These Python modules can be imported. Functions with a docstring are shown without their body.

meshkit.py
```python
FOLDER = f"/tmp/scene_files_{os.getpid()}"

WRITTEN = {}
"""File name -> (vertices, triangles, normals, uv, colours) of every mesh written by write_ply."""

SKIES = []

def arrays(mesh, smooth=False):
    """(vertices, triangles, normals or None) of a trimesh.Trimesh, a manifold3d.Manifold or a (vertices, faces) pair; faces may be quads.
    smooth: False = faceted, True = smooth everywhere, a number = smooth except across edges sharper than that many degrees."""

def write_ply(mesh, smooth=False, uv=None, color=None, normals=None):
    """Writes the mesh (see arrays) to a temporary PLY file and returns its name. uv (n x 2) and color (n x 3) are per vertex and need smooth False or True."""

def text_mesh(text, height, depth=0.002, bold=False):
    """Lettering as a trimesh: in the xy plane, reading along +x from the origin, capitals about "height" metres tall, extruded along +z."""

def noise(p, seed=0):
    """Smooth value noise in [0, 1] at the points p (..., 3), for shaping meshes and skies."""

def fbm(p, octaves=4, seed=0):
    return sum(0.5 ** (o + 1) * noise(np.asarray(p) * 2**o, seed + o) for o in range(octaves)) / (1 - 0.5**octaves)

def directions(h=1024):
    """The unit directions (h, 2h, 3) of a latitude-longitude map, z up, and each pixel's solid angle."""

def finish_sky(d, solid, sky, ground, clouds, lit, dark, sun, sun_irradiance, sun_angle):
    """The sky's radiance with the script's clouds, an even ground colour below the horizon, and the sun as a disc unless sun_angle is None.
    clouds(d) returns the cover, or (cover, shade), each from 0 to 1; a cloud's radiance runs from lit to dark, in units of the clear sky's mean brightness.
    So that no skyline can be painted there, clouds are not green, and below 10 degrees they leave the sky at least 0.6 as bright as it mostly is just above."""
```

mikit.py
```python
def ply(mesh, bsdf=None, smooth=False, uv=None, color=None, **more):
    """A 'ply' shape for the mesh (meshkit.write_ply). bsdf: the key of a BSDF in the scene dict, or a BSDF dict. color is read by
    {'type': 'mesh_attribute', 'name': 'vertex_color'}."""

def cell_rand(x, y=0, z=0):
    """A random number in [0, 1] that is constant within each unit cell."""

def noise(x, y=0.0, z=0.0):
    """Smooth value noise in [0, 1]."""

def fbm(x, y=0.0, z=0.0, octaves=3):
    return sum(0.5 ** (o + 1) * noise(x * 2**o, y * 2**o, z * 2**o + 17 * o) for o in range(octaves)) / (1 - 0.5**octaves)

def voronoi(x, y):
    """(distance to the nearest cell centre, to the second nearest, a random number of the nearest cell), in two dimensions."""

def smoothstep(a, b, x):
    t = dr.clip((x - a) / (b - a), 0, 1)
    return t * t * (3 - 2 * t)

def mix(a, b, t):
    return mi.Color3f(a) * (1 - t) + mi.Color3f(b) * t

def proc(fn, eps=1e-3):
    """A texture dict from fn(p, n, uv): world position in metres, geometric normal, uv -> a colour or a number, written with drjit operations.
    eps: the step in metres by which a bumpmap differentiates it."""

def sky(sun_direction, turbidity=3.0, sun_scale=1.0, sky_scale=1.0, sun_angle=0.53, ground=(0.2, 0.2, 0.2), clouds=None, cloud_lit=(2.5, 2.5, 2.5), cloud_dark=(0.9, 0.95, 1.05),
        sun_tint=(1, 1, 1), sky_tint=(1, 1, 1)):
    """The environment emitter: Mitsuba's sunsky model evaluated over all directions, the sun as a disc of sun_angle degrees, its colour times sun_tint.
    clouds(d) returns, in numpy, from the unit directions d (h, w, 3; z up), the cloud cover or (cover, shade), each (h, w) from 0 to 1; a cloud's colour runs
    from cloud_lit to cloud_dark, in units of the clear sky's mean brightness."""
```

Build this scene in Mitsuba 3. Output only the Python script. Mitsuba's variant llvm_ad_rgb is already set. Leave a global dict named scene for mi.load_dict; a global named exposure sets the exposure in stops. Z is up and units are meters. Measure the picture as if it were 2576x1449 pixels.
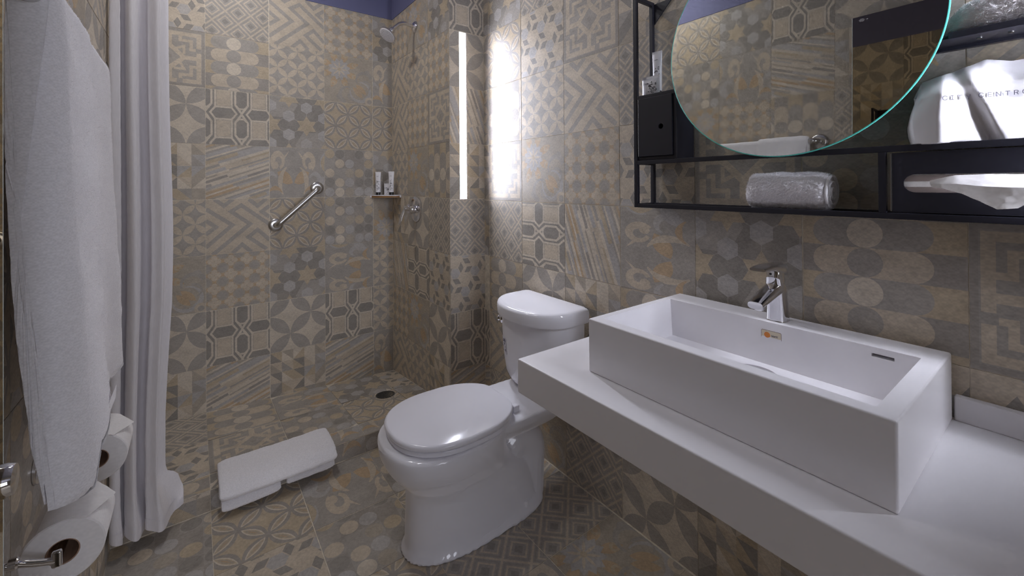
import math, random
import numpy as np, trimesh, shapely, manifold3d as m3
from shapely import affinity
from shapely.geometry import Polygon, Point, LineString, box as sbox, MultiPolygon
from shapely.ops import unary_union
import drjit as dr
import mitsuba as mi
import mikit, meshkit
from mikit import proc, noise, fbm, smoothstep, mix

random.seed(7); rng = np.random.default_rng(7)
T = mi.ScalarTransform4f
scene, labels = {}, {}
exposure = 0.28

# ------------------------------------------------------------------ camera
F_PX, CX, CY, YAW, PITCH, ROLL = 1073.58, 1294.93, 459.26, .6425, .005, .0069
EYE = np.array([-1.2745, 0.0, .083])
_c, _s = math.cos(YAW), math.sin(YAW)
FWD = np.array([_s * math.cos(PITCH), _c * math.cos(PITCH), math.sin(PITCH)])
_r0 = np.array([_c, -_s, 0.]); _d0 = -np.cross(_r0, FWD)
DOWN = -_r0 * math.sin(ROLL) + _d0 * math.cos(ROLL)
scene['camera'] = {'type': 'perspective', 'fov': math.degrees(2 * math.atan(1288 / F_PX)), 'fov_axis': 'x', 'near_clip': .02, 'far_clip': 50.,
                   'principal_point_offset_x': (1288 - CX) / 2576, 'principal_point_offset_y': (724.5 - CY) / 1449,
                   'to_world': T().look_at(origin=EYE.tolist(), target=(EYE + FWD).tolist(), up=(-DOWN).tolist())}

# ------------------------------------------------------------------ light levels (the lamps are built further down)
STRIP_TINT = (.92, .955, 1.10)           # cool white
STRIP_FAR, STRIP_NEAR = 84.0, 60.0      # the two vertical light strips
LAMP_TINT = (.985, .975, .985)            # warm white
UNSEEN_LAMP_SHOWER, UNSEEN_LAMP_ROOM = 80.0, 28.0   # unseen ceiling lamps, levels set to light the shower walls and toilet
UNSEEN_WINDOW_LIGHT = 3.9                      # unseen bedroom window, level set to light surfaces facing the camera
UNSEEN_WINDOW_TINT = (.93, .96, 1.10)

# ------------------------------------------------------------------ helpers
def key_for(name):
    if name not in scene and name not in labels and not any(k.startswith(name + '__') for k in scene):
        return name
    i = 1
    while True:
        k = f'{name}_{i:03d}'
        if k not in scene and k not in labels and not any(q.startswith(k + '__') for q in scene):
            return k
        i += 1

def thing(name, label, cat, group=None, kind=None):
    k = key_for(name); labels[k] = {'label': label, 'category': cat}
    if group: labels[k]['group'] = group
    if kind: labels[k]['kind'] = kind
    return k

def obj(name, mesh, bsdf, parent=None, smooth=35, label=None, **more):
    k = key_for((parent + '__' if parent else '') + name)
    scene[k] = mikit.ply(mesh, bsdf, smooth=smooth, **more)
    if label: labels[k] = {'label': label}
    return k

def struct(name, mesh, bsdf, label, smooth=False):
    scene[name] = mikit.ply(mesh, bsdf, smooth=smooth)
    labels[name] = {'label': label, 'category': name.split('_')[0], 'kind': 'structure'}
    return name

def V(*a): return np.array(a, float)

def box(x0, x1, y0, y1, z0, z1):
    m = trimesh.creation.box(extents=(x1 - x0, y1 - y0, z1 - z0)); m.apply_translation(((x0 + x1) / 2, (y0 + y1) / 2, (z0 + z1) / 2)); return m

def rbox(x0, x1, y0, y1, z0, z1, r=.003, n=3):
    a = np.linspace(0, math.pi / 2, n + 1); pts = []
    for sx in (0, 1):
        for sy in (0, 1):
            for sz in (0, 1):
                c = V(x1 - r if sx else x0 + r, y1 - r if sy else y0 + r, z1 - r if sz else z0 + r)
                for t in a:
                    for p in a:
                        pts.append(c + r * V((1 if sx else -1) * math.cos(t) * math.cos(p), (1 if sy else -1) * math.cos(t) * math.sin(p), (1 if sz else -1) * math.sin(t)))
    return m3tri(m3.Manifold.hull_points(np.array(pts)))

def m3tri(m):
    d = m.to_mesh(); return trimesh.Trimesh(np.array(d.vert_properties[:, :3]), np.array(d.tri_verts), process=False)

def tri3m(t):
    return m3.Manifold(m3.Mesh(np.asarray(t.vertices, np.float32), np.asarray(t.faces, np.uint32)))

def cat(*ms): return trimesh.util.concatenate(list(ms))

def loft(rings, cap=True, closed=True):
    """rings: list of (n,3) arrays; a skin between them; ends capped with a fan."""
    R = np.array(rings); m, n = R.shape[:2]; v = list(R.reshape(-1, 3)); f = []
    for i in range(m - 1):
        for j in range(n if closed else n - 1):
            a, b = i * n + j, i * n + (j + 1) % n
            f += [(a, b, b + n), (a, b + n, a + n)]
    if cap:
        for i, flip in ((0, True), (m - 1, False)):
            c = len(v); v.append(R[i].mean(0))
            for j in range(n):
                a, b = i * n + j, i * n + (j + 1) % n
                f.append((b, a, c) if flip else (a, b, c))
    t = trimesh.Trimesh(np.array(v), np.array(f), process=False)
    if cap and t.volume < 0: t.invert()
    return t

def grid(P):
    P = np.asarray(P); m, n = P.shape[:2]; f = []
    for i in range(m - 1):
        for j in range(n - 1):
            a = i * n + j; f += [(a, a + 1, a + n + 1), (a, a + n + 1, a + n)]
    return trimesh.Trimesh(P.reshape(-1, 3), np.array(f), process=False)

def frame_of(d):
    d = d / np.linalg.norm(d); a = np.cross(d, V(0, 0, 1) if abs(d[2]) < .9 else V(1, 0, 0)); a /= np.linalg.norm(a)
    return a, np.cross(d, a)

def sweep(path, radius, n=16):
    p = np.array(path, float); t = np.gradient(p, axis=0); t /= np.linalg.norm(t, axis=1, keepdims=True)
    a, _ = frame_of(t[0]); rings = []; rad = np.broadcast_to(radius, (len(p),)); ang = np.arange(n) * 2 * math.pi / n
    for i in range(len(p)):
        a = a - t[i] * a.dot(t[i]); a /= np.linalg.norm(a); b = np.cross(t[i], a)
        rings.append(p[i] + rad[i] * (np.cos(ang)[:, None] * a + np.sin(ang)[:, None] * b))
    return loft(rings)

def lathe(profile, origin, axis, n=40):
    """profile: (radius, distance along the axis)"""
    axis = V(*axis); axis /= np.linalg.norm(axis); a, b = frame_of(axis); ang = np.arange(n) * 2 * math.pi / n
    o = V(*origin)
    return loft([o + axis * h + max(r, 1e-5) * (np.cos(ang)[:, None] * a + np.sin(ang)[:, None] * b) for r, h in profile])

def tub(shape, depth):
    gs = getattr(shape, 'geoms', [shape])
    return cat(*[trimesh.creation.extrude_polygon(g, depth, engine='earcut') for g in gs if g.area > 1e-12])

def placed(mesh, o, u, v, w):
    M = np.eye(4); M[:3, 0], M[:3, 1], M[:3, 2], M[:3, 3] = u, v, w, o
    m = mesh.copy(); m.vertices = m.vertices @ M[:3, :3].T + M[:3, 3]
    if np.linalg.det(M[:3, :3]) < 0: m.invert()
    return m

def bend_path(pts, r=.02, n=6):
    """a polyline with rounded corners"""
    P = [V(*p) for p in pts]; out = [P[0]]
    for i in range(1, len(P) - 1):
        a, b, c = P[i - 1], P[i], P[i + 1]; d0 = (a - b) / np.linalg.norm(a - b); d1 = (c - b) / np.linalg.norm(c - b)
        rr = min(r, np.linalg.norm(a - b) * .45, np.linalg.norm(c - b) * .45)
        p0, p1 = b + d0 * rr, b + d1 * rr
        for t in np.linspace(0, 1, n + 1): out.append((1 - t) ** 2 * p0 + 2 * t * (1 - t) * b + t * t * p1)
    out.append(P[-1]); return np.array(out)

def jitter(mesh, amp, freq, seed=0, octaves=2):
    v = np.asarray(mesh.vertices); n = np.asarray(mesh.vertex_normals)
    mesh.vertices = v + n * (amp * 2 * (meshkit.fbm(v * freq + 31.7, octaves, seed) - .5))[:, None]; return mesh

def pile(mesh, n, length, width, seed=0, keep=None):
    """a nap of n short loops standing on the mesh: thin blades that take the surface's own normal for shading"""
    r = np.random.default_rng(seed); m = trimesh.Trimesh(mesh.vertices, mesh.faces, process=False)
    p, fi = trimesh.sample.sample_surface(m, n, seed=seed); nn = m.face_normals[fi]
    if keep is not None: k_ = keep(p, nn); p, nn = p[k_], nn[k_]
    d = r.normal(size=p.shape); tip = nn + .75 * d; tip /= np.linalg.norm(tip, axis=1, keepdims=True)
    sd = np.cross(tip, r.normal(size=p.shape)); sd /= np.linalg.norm(sd, axis=1, keepdims=True)
    L = length * r.uniform(.5, 1.2, (len(p), 1)); v = np.stack([p - sd * width, p + sd * width, p + tip * L * .6 + sd * width * .8, p + tip * L], 1).reshape(-1, 3)
    i = np.arange(len(p))[:, None] * 4; f = np.vstack([i + [0, 1, 2], i + [0, 2, 3]])
    N = np.repeat(nn + .36 * r.normal(size=p.shape), 4, axis=0); N /= np.linalg.norm(N, axis=1, keepdims=True)
    return v, f, N
def nap(parent, mesh, n, length, width, seed=0, keep=None):
    v, f, N = pile(mesh, n, length, width, seed, keep)
    k = key_for(parent + '__pile'); scene[k] = {'type': 'ply', 'filename': meshkit.write_ply((v, f), False, None, None, N), 'face_normals': False, 'bsdf': {'type': 'ref', 'id': 'terry_mat'}}
    labels[k] = {'kind': 'stuff'}

# ------------------------------------------------------------------ materials
def two(d): return {'type': 'twosided', 'bsdf': d}
def pr(base, rough=.5, spec=.5, **k):
    return {'type': 'principled', 'base_color': base if isinstance(base, dict) else {'type': 'rgb', 'value': list(base)}, 'roughness': rough, 'specular': spec, **k}

INKS = [(.500, .430, .340), (.555, .490, .402), (.355, .326, .290), (.272, .250, .222), (.450, .338, .222), (.410, .388, .365), (.318, .288, .254), (.225, .206, .184), (.448, .372, .270), (.388, .342, .280)]
BEIGE, LIGHT, GREY, DARK, TAN, COOL, TAUPE, BLACKISH, SAND, MUD = range(10)

def tile_colour(p, n, uv):
    k = uv.x; c = mi.Color3f(*INKS[0])
    for i in range(1, len(INKS)): c = dr.select(k > i, mi.Color3f(*INKS[i]), c)
    m = fbm(p.x * 22, p.y * 22, p.z * 22, 3); f = noise(p.x * 300, p.y * 300, p.z * 300); w = noise(p.x * 150, p.y * 150, p.z * 150 + 9)
    worn = smoothstep(.62, .8, fbm(p.x * 9 + 4, p.y * 9, p.z * 9, 3))
    c = mix(c, mi.Color3f(.41, .36, .30), worn * .22)
    return c * (.66 + .30 * m + .19 * f + .19 * w)
def grout_colour(p, n, uv): return mi.Color3f(.66, .60, .50) * (.75 + .5 * fbm(p.x * 60, p.y * 60, p.z * 60, 2))
def terry_colour(p, n, uv): return mi.Color3f(.80, .79, .81) * (.88 + .2 * noise(p.x * 520, p.y * 520, p.z * 520))
def wood_colour(p, n, uv): return mix(mi.Color3f(.42, .24, .11), mi.Color3f(.30, .16, .07), fbm(p.x * 30, p.y * 30, p.z * 220, 3))
def paper_colour(p, n, uv): return mi.Color3f(.80, .78, .77) * (.95 + .08 * noise(p.x * 300, p.y * 300, p.z * 300))
def cloth_colour(p, n, uv): return mi.Color3f(.75, .73, .745) * (.95 + .08 * noise(p.x * 900, p.y * 900, p.z * 60))
def core_colour(p, n, uv): return mi.Color3f(.33, .22, .16) * (.9 + .2 * noise(p.x * 200, p.y * 30, p.z * 200))

scene['tile_mat'] = two(pr(proc(tile_colour), .48, .28))
scene['grout_mat'] = two({'type': 'diffuse', 'reflectance': proc(grout_colour)})
scene['paint_mat'] = two(pr((.145, .15, .265), .7, .3))
scene['plain_wall_mat'] = two(pr((.30, .27, .22), .6, .3))
scene['ceiling_mat'] = two(pr((.42, .41, .46), .8, .2))
scene['ceramic_mat'] = two(pr((.74, .735, .77), .09, .5, clearcoat=.5, clearcoat_gloss=.95))
scene['seat_mat'] = two(pr((.74, .735, .78), .16, .5))
scene['solid_mat'] = two(pr((.75, .735, .75), .33, .45))
scene['chrome_mat'] = two(pr((.80, .80, .82), .05, .5, metallic=1.0))
scene['steel_mat'] = two(pr((.56, .55, .54), .26, .5, metallic=1.0))
scene['black_mat'] = two(pr((.012, .012, .019), .42, .4))
scene['hole_shade_mat'] = two(pr((.004, .004, .004), .8, .1))  # near-black that stands for the shade inside openings
scene['drain_mat'] = two(pr((.085, .083, .08), .5, .4, metallic=.6))
scene['terry_mat'] = two(pr(proc(terry_colour), .95, .1, sheen=.4))
scene['cloth_mat'] = two(pr(proc(cloth_colour), .75, .25))
scene['bag_mat'] = two(pr((.76, .75, .78), .6, .3))
scene['paper_mat'] = two(pr(proc(paper_colour), .9, .2))
scene['core_mat'] = two(pr(proc(core_colour), .85, .2))
scene['wood_mat'] = two(pr(proc(wood_colour), .45, .4))
scene['white_plastic_mat'] = two(pr((.78, .77, .80), .32, .45))
scene['black_plastic_mat'] = two(pr((.012, .012, .014), .3, .5))
scene['ink_mat'] = two(pr((.03, .03, .035), .6, .3))
scene['text_grey_mat'] = two(pr((.12, .115, .15), .7, .2))
scene['orange_mat'] = two(pr((.62, .22, .05), .5, .3))
scene['cream_mat'] = two(pr((.62, .55, .42), .5, .3))
scene['taupe_card_mat'] = two(pr((.30, .25, .235), .7, .2))
scene['label_mat'] = two(pr((.55, .54, .58), .6, .3))
scene['mirror_mat'] = two({'type': 'conductor', 'material': 'none', 'specular_reflectance': {'type': 'rgb', 'value': [.80, .81, .78]}})
scene['lit_glass_edge_mat'] = two(pr((.10, .56, .48), .15, .6))  # glass green, with the strip light glowing in the edge painted in
scene['smoked_glass_mat'] = two({'type': 'conductor', 'material': 'none', 'specular_reflectance': {'type': 'rgb', 'value': [.40, .335, .235]}})
scene['pane_edge_mat'] = two(pr((.62, .68, .66), .12, .6))
scene['shower_face_mat'] = two(pr((.74, .74, .78), .4, .4))
scene['nozzle_mat'] = two(pr((.30, .30, .33), .6, .3))

# ------------------------------------------------------------------ printed tile patterns, as inked areas of a unit square: (area, ink), lowest first
def leaf(p, q, w=.207, n=8):
    p, q = V(*p), V(*q); d = q - p; L = np.linalg.norm(d); u = d / L; nn = V(-u[1], u[0])
    t = np.linspace(0, 1, n + 1); a = [p + u * L * x + nn * L * w * 4 * x * (1 - x) for x in t]
    b = [p + u * L * x - nn * L * w * 4 * x * (1 - x) for x in t[::-1]]
    return Polygon(a + b[1:-1]).buffer(0)
def disc(x, y, r, n=20): return Polygon([(x + r * math.cos(k * 2 * math.pi / n), y + r * math.sin(k * 2 * math.pi / n)) for k in range(n)])
def rect(x0, y0, x1, y1): return sbox(x0, y0, x1, y1)
def diamond(x, y, r, ry=None): ry = ry or r; return Polygon([(x - r, y), (x, y - ry), (x + r, y), (x, y + ry)])
def stroke(pts, w, cap='flat', closed=False):
    pts = list(pts) + ([pts[0]] if closed else [])
    return LineString(pts).buffer(w / 2, cap_style=cap, join_style='mitre')
def arc(x, y, r, a0, a1, n=14): return [(x + r * math.cos(math.radians(a)), y + r * math.sin(math.radians(a))) for a in np.linspace(a0, a1, n)]
def horn(pts, w0, w1, wm=None):
    """a stroke whose width runs from w0 to w1 (wm in the middle)"""
    P = np.array(pts, float); t = np.gradient(P, axis=0); t /= np.linalg.norm(t, axis=1, keepdims=True) + 1e-9
    s = np.linspace(0, 1, len(P)); w = np.interp(s, [0, .5, 1], [w0, wm if wm is not None else (w0 + w1) / 2, w1]) / 2
    nn = np.c_[-t[:, 1], t[:, 0]] * w[:, None]
    return Polygon(np.r_[P + nn, (P - nn)[::-1]]).buffer(0)
SQ = rect(0, 0, 1, 1)
def U(gs): return shapely.union_all([g.buffer(0) for g in gs if not g.is_empty], grid_size=1e-5)

def lattice_leaves(p, o, w):
    out = []
    for i in range(-8, 9):
        for j in range(-8, 9):
            a = (o[0] + p * (i + j) / 2, o[1] + p * (i - j) / 2)
            for d in ((p / 2, p / 2), (p / 2, -p / 2)):
                b = (a[0] + d[0], a[1] + d[1])
                if -.3 < min(a[0], b[0]) and max(a[0], b[0]) < 1.3 and -.3 < min(a[1], b[1]) and max(a[1], b[1]) < 1.3: out.append((a, b))
    return out
def pat_petal():
    return [(SQ, GREY), (U([leaf(*ab, .205) for ab in lattice_leaves(.354, (.32, .74), 0)]), BEIGE)]
def pat_bigleaf():
    return [(SQ, LIGHT), (U([leaf(*ab, .21, 14) for ab in lattice_leaves(.75, (.35, .32), 0)]), GREY)]
def pat_ring():
    L = lattice_leaves(.5, (.22, .5), 0); g = [(SQ, SAND)]
    g.append((U([leaf(*ab, .25, 10) for ab in L] + [disc(a[0], a[1], .05, 10) for a, b in L]), TAUPE))
    def inner(a, b, s, w):
        a, b = V(*a), V(*b); m = (a + b) / 2; return leaf(m + (a - m) * s, m + (b - m) * s, w)
    g.append((U([inner(a, b, .80, .155) for a, b in L]), LIGHT)); g.append((U([inner(a, b, .70, .115) for a, b in L]), SAND)); g.append((U([inner(a, b, .55, .085) for a, b in L]), MUD))
    g.append((U([inner(a, b, .36, .07) for a, b in L]), TAN))
    return g
def pat_diamond():
    p = .40; C = [((i + j) * p / 2 + .1, (i - j) * p / 2 + .06) for i in range(-5, 6) for j in range(-5, 6)]
    C = [c for c in C if -.3 < c[0] < 1.3 and -.3 < c[1] < 1.3]
    return [(SQ, GREY), (U([diamond(x, y, .2).difference(diamond(x, y, .183)) for x, y in C]), BEIGE), (U([diamond(x, y, .163).difference(diamond(x, y, .148)) for x, y in C]), TAUPE),
            (U([diamond(x, y, .125).difference(diamond(x, y, .098)) for x, y in C]), BEIGE), (U([diamond(x, y, .056) for x, y in C]), DARK)]
def pat_maze():
    w = .068
    L = [[(0, .83), (.40, .52), (0, .14)], [(0, .62), (.15, .5), (0, .37)], [(.10, 0), (.68, .525), (.38, .77), (.54, .88), (1, .50)],
         [(1, .20), (.80, .41), (.65, .28), (.95, .03)], [(.40, .0), (.55, .15), (.70, .0)], [(.66, .99), (.80, .86), (.95, 1.0)], [(1, .86), (.87, .75), (1, .64)], [(.13, 1), (.27, .88), (.41, 1)]]
    return [(SQ, BEIGE), (U([stroke(l, w) for l in L]), GREY)]
def pat_quatre():
    p = .25; g = [(SQ, SAND)]; A, B, Cc, Dd = [], [], [], []
    for i in range(-1, 6):
        for j in range(-1, 6):
            x, y = i * p + .125, j * p + .125; r = .047
            A += [disc(x + dx * r * 1.25, y + dy * r * 1.25, r, 10) for dx, dy in ((1, 0), (-1, 0), (0, 1), (0, -1))] + [rect(x - r, y - r, x + r, y + r)]
            x, y = i * p, j * p
            B.append(Polygon([(x + .078 * math.cos(k * math.pi / 8) * (1 if k % 2 else .86), y + .078 * math.sin(k * math.pi / 8) * (1 if k % 2 else .86)) for k in range(16)]))
            Cc.append(disc(x, y, .098, 12))
    return [(SQ, TAN), (U(Cc), MUD), (U(B), GREY), (U(A), BEIGE), (U([disc(i * p + .125, j * p + .125, .012, 6) for i in range(-1, 6) for j in range(-1, 6)]), SAND)]
def pat_labyrinth():
    w = .07; c = []
    c.append(stroke([(.09, .09), (.91, .09), (.91, .91), (.09, .91)], w, closed=True))
    for k in range(4):
        q = [stroke([(.5, .30), (.5, .09)], w), stroke([(.35, .09), (.35, .20), (.20, .20), (.20, .35), (.09, .35)], .05), stroke([(.5, .30), (.30, .5)], w),
             stroke([(.42, .36), (.30, .30), (.30, .44)], .04)]
        c += [affinity.rotate(x, 90 * k, origin=(.5, .5)) for x in q]
    c = U(c)
    gap = U([rect(.60, .05, .68, .135), rect(.32, .865, .40, .95), rect(.05, .32, .135, .40), rect(.865, .60, .95, .68)])
    return [(SQ, TAUPE), (rect(.045, .045, .955, .955), GREY), (c.difference(gap), BEIGE), (rect(.47, .47, .53, .53), TAUPE)]
def pat_pill():
    g = [(SQ, GREY)]; h = .232; y = .06 - h; i = 0
    while y < 1.1:
        bg, pill, dot = ((SAND, GREY, LIGHT), (TAUPE, BEIGE, GREY))[i % 2]
        g.append((rect(0, y, 1, y + h), bg)); r = h / 2; cy = y + r
        g.append((U([disc(.08 + r, cy, r, 24), disc(.83 - r, cy, r, 24), rect(.08 + r, cy - r, .83 - r, cy + r)]), pill))
        g.append((disc(.43, cy, r * .99, 24), dot)); g.append((disc(.43 - .235, cy, .0, 3).buffer(0), dot))
        y += h; i += 1
    return g
def pat_rosette():
    g = [(SQ, MUD)]; cx, cy = .30, .70
    for k in range(8):
        a = k * 45 + 22.5; c, s = math.cos(math.radians(a)), math.sin(math.radians(a))
        g.append((leaf((cx + .14 * c, cy + .14 * s), (cx + .43 * c, cy + .43 * s), .22), TAN)); g.append((disc(cx + .33 * c, cy + .33 * s, .055, 12), SAND)); g.append((disc(cx + .335 * c, cy + .335 * s, .026, 8), TAN))
    star = Polygon([(cx + (.235 if k % 2 else .175) * math.cos(k * math.pi / 12), cy + (.235 if k % 2 else .175) * math.sin(k * math.pi / 12)) for k in range(24)])
    g.append((star, COOL))
    for k in range(8):
        a = math.radians(k * 45); g.append((leaf((cx, cy), (cx + .17 * math.cos(a), cy + .17 * math.sin(a)), .10, 6), BEIGE))
    g.append((disc(cx, cy, .035, 12), SAND))
    for m in (False, True):
        q = [(horn(arc(.82, .52, .17, 200, 20), .03, .10), GREY), (horn(arc(.74, .28, .20, 100, -60), .02, .09), COOL), (horn(arc(.60, .17, .11, 160, 340), .05, .02), GREY),
             (leaf((.64, .42), (.86, .22), .2), TAN), (disc(.88, .70, .06, 12), GREY), (disc(.93, .07, .10, 14), BEIGE), (disc(.93, .07, .05, 12), GREY)]
        for s, i in q:
            if m: s = affinity.affine_transform(s, [0, -1, -1, 0, 1, 1])
            g.append((s, i))
    return g
def pat_lattice():
    g = []; rects, hexs, straps, inner = [], [], [], []; p = .56; w = .032
    for i in range(-1, 3):
        for j in range(-1, 3):
            x, y = i * p + .27, j * p + .30
            rects.append(rect(x - .105, y - .15, x + .105, y + .15)); X, Y = x + p / 2, y + p / 2
            o = [(X - .10, y - .12), (X - .042, y - .185), (X + .042, y - .185), (X + .10, y - .12), (X + .10, y + .12), (X + .042, y + .185), (X - .042, y + .185), (X - .10, y + .12)]
            straps.append(stroke(o, w, closed=True)); straps.append(stroke([(x - .125, y - .17), (x + .125, y - .17), (x + .125, y + .17), (x - .125, y + .17)], w, closed=True))
            for e in (-1, 1): straps.append(stroke([(x + e * .125, y + .17), (x + e * .20, Y), (x + e * .125, y + p - .17)], w)); straps.append(stroke([(X - e * .045, y + .185), (X + e * .045, y + p - .185)], w)); straps.append(stroke([(X - e * .10, y + .12), (X + e * .10, y + p - .12)], w * .9))
    return [(SQ, DARK), (U(rects), BEIGE), (U(straps), LIGHT), (U([]) if not hexs else U(hexs), DARK)]
def star6(x, y, r, a=90): return U([Polygon([(x + r * math.cos(math.radians(a + b + k * 120)), y + r * math.sin(math.radians(a + b + k * 120))) for k in range(3)]) for b in (0, 180)])
def hexa(x, y, r, a=0): return Polygon([(x + r * math.cos(math.radians(a + k * 60)), y + r * math.sin(math.radians(a + k * 60))) for k in range(6)])
def pat_stars():
    g = [(SQ, TAUPE)]; S, H, Ln = [], [], []; p = .64
    for i in range(-3, 5):
        for j in range(-3, 5):
            x, y = .66 + i * p + j * p / 2, .44 + j * p * .866
            if not (-.4 < x < 1.4 and -.4 < y < 1.4): continue
            S.append(star6(x, y, .205)); 
            for s in (1, -1): H.append(hexa(x + s * 0, y + s * p * .577, .118, 30))
            for k in range(6): Ln.append(LineString([(x, y), (x + p * .577 * math.cos(math.radians(90 + 60 * k)), y + p * .577 * math.sin(math.radians(90 + 60 * k)))]).buffer(.006))
    return [(SQ, DARK), (U([hexa(.2, .85, .3), hexa(.75, .05, .3)]), GREY), (U(Ln), GREY), (U(S), SAND), (U(H), COOL)]
def pat_starlight():
    D, H = [], []; p = .40
    for i in range(-4, 7):
        for j in range(-4, 7):
            x, y = .30 + i * p + j * p / 2, .35 + j * p * .866
            if not (-.3 < x < 1.3 and -.3 < y < 1.3): continue
            H.append(hexa(x, y, .100, 0))
            R = .112
            for k in range(3):
                P0, P1 = (V(math.cos(math.radians(q)), math.sin(math.radians(q))) for q in (120 * k, 120 * k + 60))
                A0, B0 = V(x, y) + P0 * R, V(x, y) + P1 * R; d = P1 * R * .95
                D.append(Polygon([A0, B0, B0 + d, A0 + d]))
    return [(SQ, BEIGE), (U(D), DARK), (U(H), COOL)]
def pat_triangles():
    r = random.Random(5); g = [(SQ, MUD)]; n = 5
    for i in range(n):
        for j in range(n):
            x, y, h = i / n, j / n, 1 / n; c = [(x, y), (x + h, y), (x + h, y + h), (x, y + h)]; k = r.randrange(4)
            g.append((Polygon([c[k], c[(k + 1) % 4], c[(k + 2) % 4]]), r.choice([BEIGE, GREY, LIGHT, COOL, MUD, DARK, DARK])))
            g.append((Polygon([c[k], c[(k + 2) % 4], c[(k + 3) % 4]]), r.choice([BEIGE, SAND, MUD, GREY, LIGHT])))
    return g
def pat_stripes():
    r = random.Random(11); g = [(SQ, BEIGE)]; a = math.radians(21); c, s = math.cos(a), math.sin(a)
    y = -.6; seq = [LIGHT, MUD, LIGHT, COOL, BEIGE, GREY, BEIGE, SAND, LIGHT, COOL, COOL, GREY, LIGHT, MUD, TAN, LIGHT, TAN, BEIGE, COOL, GREY, LIGHT, TAUPE]
    k = 0
    while y < 1.6:
        h = r.choice([.028, .036, .046, .06]); br = r.uniform(.15, .95)
        for x0, x1, off in ((-1, br, 0), (br, 2.2, 3)):
            pts = [(x0, y), (x1, y), (x1, y + h), (x0, y + h)]
            g.append((Polygon([(u * c - v * s, u * s + v * c) for u, v in pts]), seq[(k + off) % len(seq)]))
        y += h; k += 1
    return g
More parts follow.
